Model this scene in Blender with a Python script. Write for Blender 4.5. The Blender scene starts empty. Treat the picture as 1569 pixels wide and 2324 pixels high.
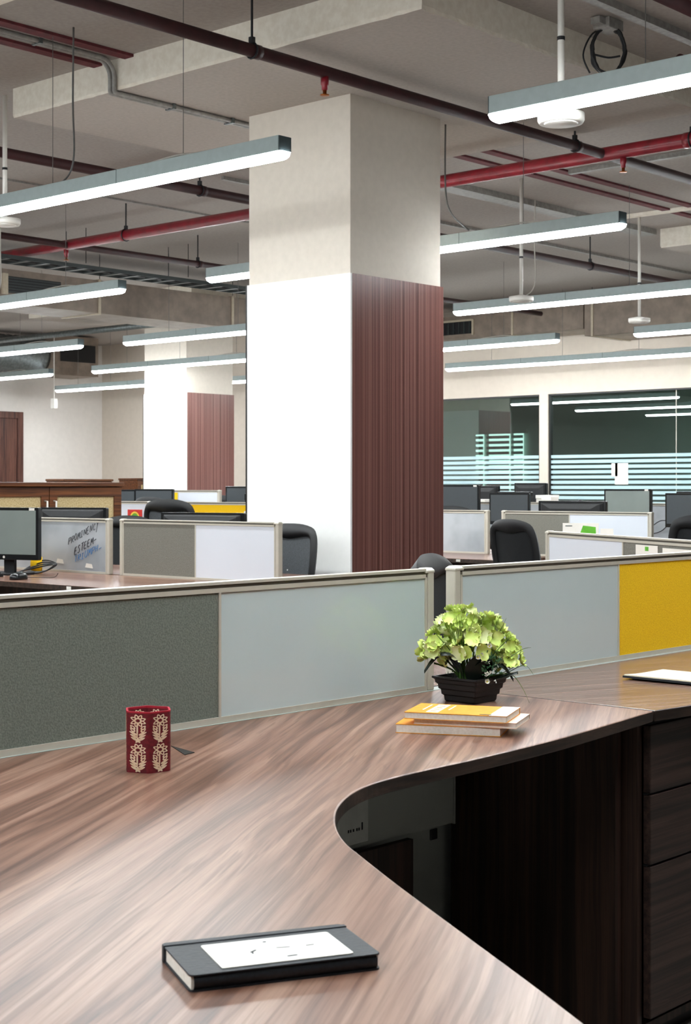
import bpy, bmesh, math, random
from mathutils import Vector, Matrix, Euler
random.seed(7)
R = math.radians
SC = bpy.context.scene
COL = SC.collection

# ---------------------------------------------------------------- camera, world, exposure
CAM_AZ = 42.0                      # viewing direction, degrees from +X
cam_d = bpy.data.cameras.new('camera')
cam = bpy.data.objects.new('camera', cam_d); COL.objects.link(cam)
cam.location = (0, 0, 1.23)
cam.rotation_euler = (R(90), 0, R(CAM_AZ - 90))
cam_d.sensor_fit = 'HORIZONTAL'; cam_d.sensor_width = 36.0
cam_d.lens = 36.0 * 3500 / 1569
cam_d.shift_y = -57 / 1569
cam_d.clip_start = 0.05; cam_d.clip_end = 100
cam_d.dof.use_dof = True; cam_d.dof.focus_distance = 3.6; cam_d.dof.aperture_fstop = 32
SC.camera = cam
SC.view_settings.view_transform = 'Standard'; SC.view_settings.look = 'None'
SC.view_settings.exposure = 1.4; SC.view_settings.gamma = 1.0
SC.view_settings.use_curve_mapping = False
W = bpy.data.worlds.new('world'); SC.world = W; W.use_nodes = True
W.node_tree.nodes['Background'].inputs[0].default_value = (0.6, 0.68, 0.75, 1)
W.node_tree.nodes['Background'].inputs[1].default_value = 0.25
SC.cycles.use_light_tree = False; SC.cycles.max_bounces = 6; SC.cycles.diffuse_bounces = 4; SC.cycles.glossy_bounces = 3; SC.cycles.transmission_bounces = 3; SC.cycles.transparent_max_bounces = 6
SC.cycles.caustics_reflective = False; SC.cycles.caustics_refractive = False; SC.cycles.sample_clamp_indirect = 4.0
LAMP = 46.0                        # radiance of the tube diffusers

# ---------------------------------------------------------------- materials
def lin(h):
    if isinstance(h, str):
        h = h.lstrip('#'); c = [int(h[i:i + 2], 16) / 255 for i in (0, 2, 4)]
        return tuple(x / 12.92 if x <= .04045 else ((x + .055) / 1.055) ** 2.4 for x in c) + (1,)
    return tuple(h) + (1,) if len(h) == 3 else tuple(h)

def newmat(name):
    m = bpy.data.materials.new(name); m.use_nodes = True
    nt = m.node_tree
    return m, nt, nt.nodes['Principled BSDF']

def coords(nt, scale, rot=(0, 0, 0)):
    tc = nt.nodes.new('ShaderNodeTexCoord'); mp = nt.nodes.new('ShaderNodeMapping')
    mp.inputs['Scale'].default_value = scale; mp.inputs['Rotation'].default_value = rot
    nt.links.new(tc.outputs['Object'], mp.inputs['Vector'])
    return mp.outputs['Vector']

def noise(nt, vec, scale, detail=3, rough=.55, dist=0):
    n = nt.nodes.new('ShaderNodeTexNoise')
    n.inputs['Scale'].default_value = scale; n.inputs['Detail'].default_value = detail
    n.inputs['Roughness'].default_value = rough; n.inputs['Distortion'].default_value = dist
    nt.links.new(vec, n.inputs['Vector'])
    return n.outputs['Fac']

def ramp(nt, fac, stops):
    r = nt.nodes.new('ShaderNodeValToRGB'); el = r.color_ramp.elements
    while len(el) < len(stops): el.new(.5)
    for e, (p, c) in zip(el, stops): e.position = p; e.color = lin(c)
    nt.links.new(fac, r.inputs['Fac'])
    return r.outputs['Color']

def bump(nt, b, fac, strength, dist=.01):
    n = nt.nodes.new('ShaderNodeBump'); n.inputs['Strength'].default_value = strength; n.inputs['Distance'].default_value = dist
    nt.links.new(fac, n.inputs['Height']); nt.links.new(n.outputs['Normal'], b.inputs['Normal'])

def plain(name, c1, rough=.5, metal=0, c2=None, scale=30, var=.12, bmp=0, spec=.5, coat=0, trans=0, sheen=0):
    """a painted / plastic / fabric surface: two close tones mixed by noise, optional relief"""
    m, nt, b = newmat(name)
    a = lin(c1)
    c2 = lin(c2) if c2 else tuple(max(0, x * (1 - var)) for x in a[:3]) + (1,)
    v = coords(nt, (1, 1, 1)); f = noise(nt, v, scale, 4)
    nt.links.new(ramp(nt, f, [(.35, c2), (.65, a)]), b.inputs['Base Color'])
    b.inputs['Roughness'].default_value = rough; b.inputs['Metallic'].default_value = metal
    b.inputs['Specular IOR Level'].default_value = spec; b.inputs['Coat Weight'].default_value = coat
    b.inputs['Coat Roughness'].default_value = .08
    if bmp: bump(nt, b, f, bmp, .004)
    return m

def wood(name, dark, mid, light, axis='x', ang=0, fine=1.0, rough=.3, spec=.5, along=1.0, lines=1.0):
    """laminate: long streaks along one axis, turned by ang (degrees) about z"""
    m, nt, b = newmat(name)
    def sc(al, ac):
        return {'x': (al, ac, ac), 'y': (ac, al, ac), 'z': (ac, ac, al)}[axis]
    rot = (0, 0, R(-ang))
    # the Mapping node scales before rotating, so turn first with its own node
    tc = nt.nodes.new('ShaderNodeTexCoord'); mr = nt.nodes.new('ShaderNodeMapping'); mr.inputs['Rotation'].default_value = rot
    nt.links.new(tc.outputs['Object'], mr.inputs['Vector'])
    def scaled(s):
        mp = nt.nodes.new('ShaderNodeMapping'); mp.inputs['Scale'].default_value = s
        nt.links.new(mr.outputs['Vector'], mp.inputs['Vector']); return mp.outputs['Vector']
    warp = noise(nt, scaled(sc(1.3 * along, 5 * fine)), 1.0, 2, .5)
    wm = nt.nodes.new('ShaderNodeMath'); wm.operation = 'MULTIPLY'; wm.inputs[1].default_value = .055 / fine
    nt.links.new(warp, wm.inputs[0])
    wa = nt.nodes.new('ShaderNodeVectorMath'); wa.operation = 'ADD'
    nt.links.new(mr.outputs['Vector'], wa.inputs[0]); nt.links.new(wm.outputs[0], wa.inputs[1])
    def warped(s):
        mp = nt.nodes.new('ShaderNodeMapping'); mp.inputs['Scale'].default_value = s
        nt.links.new(wa.outputs[0], mp.inputs['Vector']); return mp.outputs['Vector']
    f1 = noise(nt, warped(sc(.9 * along, 34 * fine)), 1.0, 4, .6)
    f2 = noise(nt, scaled(sc(9.0 * along, 330 * fine)), 1.0, 3, .6)
    f3 = noise(nt, warped(sc(.7 * along, 105 * fine)), 1.0, 2, .5)
    base = ramp(nt, f1, [(.36, dark), (.48, mid), (.64, light)])
    mix = nt.nodes.new('ShaderNodeMix'); mix.data_type = 'RGBA'; mix.blend_type = 'MULTIPLY'
    mix.inputs['Factor'].default_value = .55
    nt.links.new(base, mix.inputs[6])
    nt.links.new(ramp(nt, f2, [(.30, (.55, .5, .48)), (.6, (1, 1, 1))]), mix.inputs[7])
    mix2 = nt.nodes.new('ShaderNodeMix'); mix2.data_type = 'RGBA'; mix2.blend_type = 'MULTIPLY'
    mix2.inputs['Factor'].default_value = .8 * lines
    nt.links.new(mix.outputs[2], mix2.inputs[6])
    nt.links.new(ramp(nt, f3, [(.38, (.56, .49, .46)), (.47, (1, 1, 1))]), mix2.inputs[7])
    nt.links.new(mix2.outputs[2], b.inputs['Base Color'])
    b.inputs['Roughness'].default_value = rough; b.inputs['Specular IOR Level'].default_value = spec
    bump(nt, b, f2, .012, .001)
    return m

def emit(name, c, s):
    m = bpy.data.materials.new(name); m.use_nodes = True; nt = m.node_tree
    nt.nodes.remove(nt.nodes['Principled BSDF'])
    e = nt.nodes.new('ShaderNodeEmission'); e.inputs[0].default_value = lin(c); e.inputs[1].default_value = s
    nt.links.new(e.outputs[0], nt.nodes['Material Output'].inputs[0])
    return m

def glass(name, tint, refl=.18, rough=0.0):
    m = bpy.data.materials.new(name); m.use_nodes = True; nt = m.node_tree
    nt.nodes.remove(nt.nodes['Principled BSDF'])
    t = nt.nodes.new('ShaderNodeBsdfTransparent'); t.inputs[0].default_value = lin(tint)
    g = nt.nodes.new('ShaderNodeBsdfGlossy'); g.inputs['Roughness'].default_value = rough; g.inputs[0].default_value = (.9, 1, .97, 1)
    f = nt.nodes.new('ShaderNodeLayerWeight'); f.inputs[0].default_value = .35
    mu = nt.nodes.new('ShaderNodeMath'); mu.operation = 'MULTIPLY_ADD'; mu.inputs[1].default_value = .8; mu.inputs[2].default_value = refl
    x = nt.nodes.new('ShaderNodeMixShader')
    nt.links.new(f.outputs['Fresnel'], mu.inputs[0]); nt.links.new(mu.outputs[0], x.inputs[0])
    nt.links.new(t.outputs[0], x.inputs[1]); nt.links.new(g.outputs[0], x.inputs[2])
    nt.links.new(x.outputs[0], nt.nodes['Material Output'].inputs[0])
    return m

def film(name, c, cover):
    """etched film: part scattering, part see-through"""
    m = bpy.data.materials.new(name); m.use_nodes = True; nt = m.node_tree; b = nt.nodes['Principled BSDF']
    b.inputs['Base Color'].default_value = lin(c); b.inputs['Roughness'].default_value = .6
    t = nt.nodes.new('ShaderNodeBsdfTransparent'); x = nt.nodes.new('ShaderNodeMixShader')
    f = noise(nt, coords(nt, (1, 1, 1)), 3, 2); mr = nt.nodes.new('ShaderNodeMapRange'); mr.inputs[3].default_value = cover - .05; mr.inputs[4].default_value = cover + .05
    nt.links.new(f, mr.inputs[0]); nt.links.new(mr.outputs[0], x.inputs[0])
    nt.links.new(t.outputs[0], x.inputs[1]); nt.links.new(b.outputs[0], x.inputs[2]); nt.links.new(x.outputs[0], nt.nodes['Material Output'].inputs[0])
    return m

M = {}
WD, WM, WL = '#634436', '#84604f', '#9d7c6a'
M['desk_corner'] = wood('laminate_walnut_diagonal', WD, WM, WL, 'x', 30, rough=.33, spec=.6)
M['desk_cross'] = wood('laminate_walnut_cross', '#69503f', '#85685a', '#997c6e', 'x', -22, rough=.24, spec=.5, fine=2.4)
M['desk_y'] = wood('laminate_walnut_lengthwise', WD, WM, WL, 'y', 0, rough=.27)
M['edge'] = wood('laminate_edge_band', '#231812', '#37281f', '#47352b', 'x', 0, rough=.45, fine=1.5)
M['gable'] = wood('laminate_gable', '#241812', '#3a2820', '#4a342a', 'z', 0, rough=.5)
M['drawer'] = wood('laminate_drawer', '#241814', '#3a2923', '#4a3730', 'x', 0, rough=.5, fine=1.2)
M['clad'] = wood('column_wood_cladding', '#55302b', '#7c4f48', '#9a726a', 'z', 0, rough=.33, fine=5.0, along=.15, spec=.45)
M['door_wood'] = wood('door_wood', '#3a1f19', '#58352b', '#6d4639', 'z', 0, rough=.5)
M['cab_wood'] = wood('cabinet_teak', '#3c2010', '#5e3519', '#7a4a26', 'x', 0, rough=.42, fine=1.5)
M['cane'] = plain('woven_beige_panel', '#cdb98f', .8, c2='#a8925f', scale=120, bmp=.3)
M['concrete'] = plain('painted_concrete', '#a9a29c', .92, c2='#a09993', scale=40, bmp=.3)
M['soffit'] = plain('painted_concrete_drop', '#b3aba3', .92, c2='#aaa29a', scale=40, bmp=.3)
M['beam'] = plain('cream_painted_concrete', '#efe9dc', .9, c2='#e4dccd', scale=24, bmp=.3)
M['cream'] = plain('cream_wall_paint', '#d9d0c4', .85, var=.05, scale=20)
M['wallp'] = plain('white_wall_paint', '#e6e0da', .85, var=.04, scale=12)
M['wall_beige'] = plain('beige_wall_paint', '#c3b8ab', .85, var=.05, scale=12)
M['white_lam'] = plain('white_gloss_laminate', '#f4f3f0', .3, var=.02)
M['floor'] = plain('carpet_grey', '#827c75', .95, c2='#726c66', scale=90, bmp=.3)
M['black_trim'] = plain('black_trim', '#15110f', .5)
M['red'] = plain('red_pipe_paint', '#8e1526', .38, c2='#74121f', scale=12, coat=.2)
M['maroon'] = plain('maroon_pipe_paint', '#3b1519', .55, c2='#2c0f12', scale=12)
M['stripe'] = plain('red_oxide_channel', '#6e2d33', .85, c2='#55242a', scale=18)
M['steel'] = plain('dark_steel', '#3a3c3f', .45, .7)
M['galv'] = plain('galvanised_steel', '#7e8586', .45, .8, c2='#666d6e', scale=25)
M['conduit'] = plain('grey_pvc_conduit', '#9c9a96', .5, c2='#85837f')
M['brass'] = plain('brass_nozzle', '#b46a35', .35, .8)
M['duct'] = plain('painted_duct', '#8b7d70', .6, c2='#75685d', scale=6)
M['duct_flange'] = plain('duct_flange', '#b9ad98', .55)
M['tray'] = plain('cable_tray', '#3f4545', .5, .5)
M['housing'] = plain('lamp_housing_grey', '#b4c3c4', .5, .15, var=.06)
M['cap'] = plain('lamp_end_cap', '#4d5b5e', .5, .2)
M['tube'] = emit('lamp_diffuser', (.93, .98, 1.0), LAMP)
def down_bright(m, side):
    """the opal profile gives most of its light downwards, its flanks less"""
    nt = m.node_tree; e = next(n for n in nt.nodes if n.type == 'EMISSION')
    g = nt.nodes.new('ShaderNodeNewGeometry'); x = nt.nodes.new('ShaderNodeSeparateXYZ'); r = nt.nodes.new('ShaderNodeMapRange')
    r.inputs[1].default_value = 0; r.inputs[2].default_value = -1; r.inputs[3].default_value = LAMP * side; r.inputs[4].default_value = LAMP
    nt.links.new(g.outputs['True Normal'], x.inputs[0]); nt.links.new(x.outputs['Z'], r.inputs[0]); nt.links.new(r.outputs[0], e.inputs[1])
down_bright(M['tube'], .14)
M['wire'] = plain('suspension_wire', '#6d6d6c', .5, .4)
M['cord'] = plain('white_flex', '#cfccc4', .5)
M['disc'] = plain('white_plastic', '#dedbd4', .45, var=.04)
M['black'] = plain('black_plastic', '#121316', .55, c2='#0b0c0e')
M['gloss_black'] = plain('gloss_black_plastic', '#14171a', .22, c2='#0d0f11')
M['mesh'] = plain('chair_mesh', '#4f5357', .8, c2='#34373a', scale=300)
M['pad'] = plain('chair_fabric', '#23272f', .85, c2='#181b21', scale=200, bmp=.2)
M['mesh_dark'] = plain('chair_mesh_dark', '#1a1d20', .85, c2='#101214', scale=300)
M['alu'] = plain('cream_aluminium', '#c9c4b6', .38, .1, var=.05)
M['groove'] = plain('rail_groove', '#5b564c', .6)
M['fab_grey'] = plain('grey_pin_fabric', '#7c847a', .92, c2='#656c64', scale=260, bmp=.35)
M['fab_khaki'] = plain('khaki_grey_pin_fabric', '#84837a', .92, c2='#6c6b62', scale=260, bmp=.35)
M['fab_yellow'] = plain('yellow_pin_fabric', '#ffd206', .9, c2='#f0bd00', scale=260, bmp=.3)
M['board'] = plain('glass_marker_board', '#cbd9da', .1, var=.03, scale=4, coat=.6)
M['board_white'] = plain('white_marker_board', '#e3e9f2', .25, var=.02, scale=4, coat=.3)
M['board_frost'] = plain('frosted_marker_board', '#b7bdc2', .4, c2='#8d9499', scale=2.2, coat=.3)
M['screen'] = plain('monitor_screen', '#7e8783', .5, c2='#747d7a', scale=3)
M['screen_dark'] = plain('monitor_screen_dark', '#3d4347', .45, var=.05)
M['paper'] = plain('paper', '#f3efe6', .8, var=.03)
M['cream_paper'] = plain('cream_paper', '#efe2c8', .8, var=.03)
M['pages'] = plain('page_edges', '#f7f3ea', .85, c2='#ece6da', scale=200)
M['orange'] = plain('orange_cover', '#eda62c', .42, c2='#df9520', scale=60)
M['pinkish'] = plain('pale_pink_cover', '#f3d9c4', .5, var=.04)
M['navy'] = plain('black_leatherette', '#1a2129', .55, c2='#12171d', scale=200, bmp=.15)
M['ink'] = plain('ink_black', '#20222a', .7)
M['ink_grey'] = plain('ink_grey', '#4d5356', .7)
M['blue_ink'] = plain('ink_blue', '#2a7fc4', .7)
M['redcloth'] = plain('red_block_print_cloth', '#7a1420', .8, c2='#5c0d18', scale=150, bmp=.15)
M['redrim'] = plain('red_cloth_rim', '#b01630', .75, var=.1)
M['printc'] = plain('cream_block_print', '#f3dcc0', .8, c2='#ebcaa6', scale=90)
M['pot'] = plain('black_matt_pot', '#141315', .5, c2='#0d0c0e')
M['petal'] = plain('lime_petals', '#e4f396', .6, c2='#cbe272', scale=45)
M['petal_pale'] = plain('pale_lime_petals', '#f4fac8', .6, c2='#e2ee9e', scale=45)
M['leaf'] = plain('dark_leaf', '#1e2a22', .45, c2='#121a15', scale=40)
M['grass'] = plain('grass_blade_green', '#4f7a2a', .5, c2='#2b4a1a', scale=30)
M['sprig'] = plain('green_sprig', '#4a7d52', .6, c2='#2f5a3a')
M['wflower'] = plain('white_sprig', '#eef0e6', .6, var=.04)
M['yflower'] = plain('yellow_bud', '#f0d24a', .6)
M['green'] = plain('green_print', '#6cc132', .6, c2='#4f9f25', scale=20)
M['redp'] = plain('red_print', '#cf2a20', .6)
M['blue'] = plain('blue_plastic', '#2455d8', .4)
M['panel_grey'] = plain('grey_modesty_panel', '#a9afaa', .6, var=.06, scale=8)
M['socket'] = plain('socket_plate', '#d2d7d2', .45)
M['pane'] = glass('tinted_glass', (.55, .64, .61), .10)
M['clear'] = glass('window_pane', (.8, .9, .88), .06)
M['frost'] = film('frosted_film', (.55, .74, .78), .55)
M['room2'] = plain('meeting_room_wall', '#8d9a92', .9, var=.08, scale=6)
M['blind'] = plain('blind_slat', '#dfe8e2', .6)
M['daylight'] = emit('window_daylight', (.72, .95, .9), 1.3)

# ---------------------------------------------------------------- mesh helpers
class MB:
    def __init__(s): s.v = []; s.f = []
    def add(s, vs, fs):
        o = len(s.v); s.v += [tuple(p) for p in vs]; s.f += [tuple(i + o for i in f) for f in fs]; return s
    def box(s, x0, x1, y0, y1, z0, z1):
        return s.add([(x0, y0, z0), (x1, y0, z0), (x1, y1, z0), (x0, y1, z0), (x0, y0, z1), (x1, y0, z1), (x1, y1, z1), (x0, y1, z1)],
                     [(0, 3, 2, 1), (4, 5, 6, 7), (0, 1, 5, 4), (1, 2, 6, 5), (2, 3, 7, 6), (3, 0, 4, 7)])
    def prism(s, poly, z0, z1):
        n = len(poly)
        return s.add([(x, y, z0) for x, y in poly] + [(x, y, z1) for x, y in poly],
                     [tuple(range(n - 1, -1, -1)), tuple(range(n, 2 * n))] + [(i, (i + 1) % n, n + (i + 1) % n, n + i) for i in range(n)])
    def rings(s, rings, cap=True, closed=True):
        """skin a list of equal-length rings"""
        n = len(rings[0]); o = len(s.v)
        for r in rings: s.v += [tuple(p) for p in r]
        for k in range(len(rings) - 1):
            for i in range(n if closed else n - 1):
                a = o + k * n + i; b = o + k * n + (i + 1) % n
                s.f.append((a, b, b + n, a + n))
        if cap and closed:
            s.f.append(tuple(o + i for i in range(n - 1, -1, -1)))
            s.f.append(tuple(o + (len(rings) - 1) * n + i for i in range(n)))
        return s
    def tube(s, pts, r, n=10, cap=True):
        pts = [Vector(p) for p in pts]; rs = r if isinstance(r, (list, tuple)) else [r] * len(pts)
        rings = []; prev = None
        for i, p in enumerate(pts):
            t = (pts[min(i + 1, len(pts) - 1)] - pts[max(i - 1, 0)]).normalized()
            if prev is None:
                u = t.orthogonal().normalized()
            else:
                u = (prev - t * prev.dot(t)).normalized()
            prev = u; w = t.cross(u)
            rings.append([p + (u * math.cos(2 * math.pi * k / n) + w * math.sin(2 * math.pi * k / n)) * rs[i] for k in range(n)])
        return s.rings(rings, cap)
    def lathe(s, prof, n=24, c=(0, 0)):
        return s.rings([[(c[0] + r * math.cos(2 * math.pi * k / n), c[1] + r * math.sin(2 * math.pi * k / n), z) for k in range(n)] for r, z in prof])
    def build(s, name, mat, parent=None, smooth=False, bevel=0, seg=2, loc=None, rot=None):
        me = bpy.data.meshes.new(name); me.from_pydata(s.v, [], s.f)
        bm = bmesh.new(); bm.from_mesh(me); bmesh.ops.recalc_face_normals(bm, faces=bm.faces); bm.to_mesh(me); bm.free()
        me.materials.append(M[mat] if isinstance(mat, str) else mat)
        if smooth:
            for p in me.polygons: p.use_smooth = True
        return link(name, me, parent, bevel, seg, loc, rot)

def link(name, me, parent=None, bevel=0, seg=2, loc=None, rot=None):
    o = bpy.data.objects.new(name, me); COL.objects.link(o)
    if parent: o.parent = parent
    if loc: o.location = loc
    if rot: o.rotation_euler = rot
    if bevel:
        b = o.modifiers.new('bevel', 'BEVEL'); b.width = bevel; b.segments = seg; b.limit_method = 'ANGLE'; b.angle_limit = R(40)
    return o

def tag(o, label, cat, group=None):
    o['label'] = label; o['category'] = cat
    if group: o['group'] = group
    return o
def thing(name, label, cat, loc=(0, 0, 0), rz=0, group=None):
    o = bpy.data.objects.new(name, None); COL.objects.link(o); o.empty_display_size = .1
    o.location = loc; o.rotation_euler = (0, 0, R(rz))
    return tag(o, label, cat, group)
def struct(o, label=None):
    o['kind'] = 'structure'
    if label: o['label'] = label
    return o
def copy_tree(o, parent=None):
    c = o.copy(); COL.objects.link(c); c.parent = parent
    for ch in list(o.children): copy_tree(ch, c)
    return c
def box(name, mat, parent, *a, bevel=0, seg=2): return MB().box(*a).build(name, mat, parent, bevel=bevel, seg=seg)
def spline(pts, sub=6, closed=False):
    out = []; n = len(pts); P = [Vector(p) for p in pts]
    for i in range(n if closed else n - 1):
        p0 = P[(i - 1) % n] if closed or i > 0 else P[i]; p1 = P[i]; p2 = P[(i + 1) % n]
        p3 = P[(i + 2) % n] if closed or i + 2 < n else P[i + 1]
        for k in range(sub):
            t = k / sub
            out.append(.5 * ((2 * p1) + (p2 - p0) * t + (2 * p0 - 5 * p1 + 4 * p2 - p3) * t * t + (3 * p1 - p0 - 3 * p2 + p3) * t ** 3))
    if not closed: out.append(P[-1])
    return out
def rrect(w, h, r, n=5, cx=0, cy=0):
    pts = []
    for sx, sy, a0 in ((1, 1, 0), (-1, 1, 90), (-1, -1, 180), (1, -1, 270)):
        for k in range(n + 1):
            a = R(a0 + 90 * k / n); pts.append((cx + sx * (w / 2 - r) + r * math.cos(a), cy + sy * (h / 2 - r) + r * math.sin(a)))
    return pts

# ---------------------------------------------------------------- the room
ZS, ZD = 3.68, 3.50                # slab and drop-panel soffits; ceiling, columns, walls and lamps scaled about the camera
WX, WY = 17.07, 21.06              # far walls
struct(box('floor', 'floor', None, -6, 22.4, -8, WY + .15, -.1, 0))
struct(box('ceiling', 'concrete', None, -6, 22.4, -8, WY + .15, ZS, ZS + .25))
struct(box('wall_back', 'concrete', None, -6.15, -6, -8, WY + .15, 0, ZS))
struct(box('wall_right', 'concrete', None, -6, 22.4, -8.15, -8, 0, ZS))
struct(box('wall_left', 'wallp', None, -6, WX + .12, WY, WY + .15, 0, ZS))
# glazed wall along Y at X = WX: solid pieces round the openings
SILL, HEAD = .10, 2.465
wf = MB()
wf.box(WX, WX + .12, -8, WY, HEAD, ZS); wf.box(WX, WX + .12, -8, WY, 0, SILL)
wf.box(WX, WX + .12, 15.08, WY, SILL, HEAD); wf.box(WX, WX + .12, 11.74, 11.88, SILL, HEAD); wf.box(WX, WX + .12, -8, 5.98, SILL, HEAD)
struct(wf.build('wall_far', 'wall_beige'))
# meeting room behind the glass
struct(box('wall_meeting_room', 'room2', None, 22.1, 22.25, -8, WY, 0, ZS))
def glazing(n, y0, y1, joints, label):
    w = struct(bpy.data.objects.new('window_%d' % n, None), label); COL.objects.link(w); w.location = (WX, y0, SILL)
    L, H = y1 - y0, HEAD - SILL
    ys = [0] + [j - y0 for j in joints] + [L]
    for a, b in zip(ys, ys[1:]):
        box('pane', 'pane', w, .05, .06, a + .004, b - .004, 0, H)
    for j in ys[1:-1]: box('joint', 'alu', w, .048, .062, j - .004, j + .004, 0, H)
    fr = MB(); fr.box(.02, .09, 0, L, -.0, .03).box(.02, .09, 0, L, H - .02, H).box(.02, .09, 0, .02, 0, H).box(.02, .09, L - .02, L, 0, H)
    fr.build('window_frame', 'black_trim', w)
    for k in range(15):
        z = 1.6525 - SILL - k * .068
        box('frosted_stripe', 'frost', w, .044, .049, .02, L - .02, z - .042, z)
glazing(1, 11.88, 15.08, [], 'tinted glass pane with frosted stripes beside the near column')
glazing(2, 5.98, 11.74, [9.84], 'wide tinted glass pane with frosted stripes behind the far monitors')
# window with blinds in the meeting room
w3 = struct(bpy.data.objects.new('window_3', None), 'small daylit window with blinds behind the tinted glass'); COL.objects.link(w3); w3.location = (22.07, 15.67, .80)
for y0, y1 in ((0, .21), (.29, .75), (.86, 1.04)):
    box('pane', 'daylight', w3, -.03, -.02, y0, y1, 0, 1.365)
    for k in range(14):
        z = .065 + k * .0936
        box('blind_slat', 'room2', w3, -.09, -.06, y0 - .01, y1 + .01, z, z + .049)
fr = MB(); fr.box(-.05, 0, -.07, 1.14, -.07, 0).box(-.05, 0, -.07, 1.14, 1.365, 1.43); fr.build('window_frame', 'room2', w3)
# doors
def door(n, loc, rz, w, h, label):
    d = struct(bpy.data.objects.new('door_%d' % n, None), label); COL.objects.link(d); d.location = loc; d.rotation_euler = (0, 0, R(rz))
    f = MB().box(0, .11, -.06, 0, 0, h).box(w - .11, w, -.06, 0, 0, h).box(.11, w - .11, -.06, 0, h - .11, h); f.build('door_frame', 'door_wood', d, bevel=.006)
    lf = box('door_leaf', 'door_wood', d, .11, w - .11, -.035, 0, 0, h - .11)
    MB().tube([(w - .17, -.035, 1.0), (w - .17, -.08, 1.0), (w - .29, -.08, 1.0)], .011).build('handle', 'galv', lf, True)
door(1, (13.95, WY - .001, 0), 0, 1.42, 2.465, 'dark wooden door with moulded frame in the far white wall')
door(2, (WX - .001, 18.94, 0), -90, 1.1, 2.6, 'dark wooden door behind the farther clad column')

# ---------------------------------------------------------------- columns and drop panels
def column(x, y, label, z_top=ZD, clad=2.463, s=.832):
    c = struct(bpy.data.objects.new('column', None), label); COL.objects.link(c); c.location = (x, y, 0)
    box('shaft', 'cream', c, 0, s, 0, s, 0, z_top)
    box('wood_panel', 'clad', c, .004, s + .014, -.014, 0, 0, clad)
    box('wood_panel', 'clad', c, -.0, s + .014, s, s + .012, 0, clad)
    box('white_panel', 'white_lam', c, -.014, 0, -.014, s + .004, 0, clad)
    box('white_panel', 'white_lam', c, s, s + .014, 0, s, 0, clad)
    box('edge_trim', 'black_trim', c, -.016, .0, s + .004, s + .016, 0, clad)
    box('edge_trim', 'black_trim', c, 0, .004, -.012, 0, 0, clad)
    return c
column(6.632, 5.934, 'square column clad in white laminate and reddish wood, nearest the desk')
column(13.548, 14.99, 'square clad column farther off, left of the near column')
column(13.86, 5.64, 'square clad column outside the frame under the far drop panel')
def ragged_panel(name, x0, x1, y0, y1, label):
    """concrete drop panel: box with slightly broken lower arrises"""
    rnd = random.Random(int(x0 * 100)); mb = MB(); n = 60
    def edge(a, b): return [Vector(a).lerp(Vector(b), k / n) for k in range(n)]
    lo = edge((x0, y0), (x1, y0)) + edge((x1, y0), (x1, y1)) + edge((x1, y1), (x0, y1)) + edge((x0, y1), (x0, y0))
    r0 = [(p.x, p.y, ZS) for p in lo]
    cx, cy = (x0 + x1) / 2, (y0 + y1) / 2
    r1 = [(p.x, p.y, ZD + .016 + max(0, rnd.gauss(0, .005))) for p in lo]
    r2 = []
    for p in lo:
        k = .004 + max(0, rnd.gauss(0, .005)); d = Vector((cx, cy)) - p; d.normalize()
        r2.append((p.x + d.x * k, p.y + d.y * k, ZD))
    mb.rings([r0, r1, r2]); o = mb.build(name, 'soffit')
    o.data.materials.append(M['beam'])
    for f in o.data.polygons:
        if abs(f.normal.z) < .5: f.material_index = 1
    return struct(o, label)
ragged_panel('beam_drop_panel', 5.683, 8.385, 4.629, 7.872, 'cream sided concrete drop panel above the near column')
ragged_panel('beam_drop_panel', 12.6, 15.3, 13.85, 17.1, 'concrete drop panel above the farther column')
ragged_panel('beam_drop_panel', 12.89, 15.59, 4.30, 7.58, 'cream sided drop panel at the upper right edge')

# ---------------------------------------------------------------- linear lamps
LZ = 2.751
def soffit(x, y):
    for x0, x1, y0, y1 in ((5.683, 8.385, 4.629, 7.872), (12.6, 15.3, 13.85, 17.1), (12.89, 15.59, 4.30, 7.58)):
        if x0 < x < x1 and y0 < y < y1: return ZD
    return ZS
def lamp(x, ylo, yhi, label, group='linear pendant lamps', LZ=LZ):
    t = thing('pendant_lamp', label, 'lamp', (x, ylo, LZ), 0, group)
    L = yhi - ylo
    hb = MB().box(-.042, .042, 0, L, .036, .108); hb.build('housing', 'housing', t, bevel=.002, seg=1)
    box('end_cap', 'cap', t, -.041, .041, -.004, 0, .038, .107); box('end_cap', 'cap', t, -.041, .041, L, L + .004, .038, .107)
    rings = []
    n = 6
    for y, s in ((-.015, .15), (-.005, .7), (.015, 1), (L - .015, 1), (L + .005, .7), (L + .015, .15)):
        rings.append([(-.039 * math.cos(math.pi * k / (n - 1)) * (.6 + .4 * s), y, .036 - .036 * s * math.sin(math.pi * k / (n - 1)) ** .7) for k in range(n)])
    MB().rings(rings).build('diffuser', 'tube', t, True)
    for f in (.2, .5, .80):
        y = L * f
        MB().tube([(0, y, .108), (0, y, soffit(x, ylo + y) - LZ)], .002, 5).build('suspension_wire', 'wire', t)
    for f in (1 / 3, 2 / 3): box('joint', 'cap', t, -.0424, .0424, L * f - .002, L * f + .002, .035, .1086)
    # flex lying on the housing
    MB().tube(spline([(0, L * .16, .110), (0, L * .20, .126), (0, L * .25, .122), (0, L * .29, .111)], 4), .005, 6).build('flex', 'cord', t, True)
    return t
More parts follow.
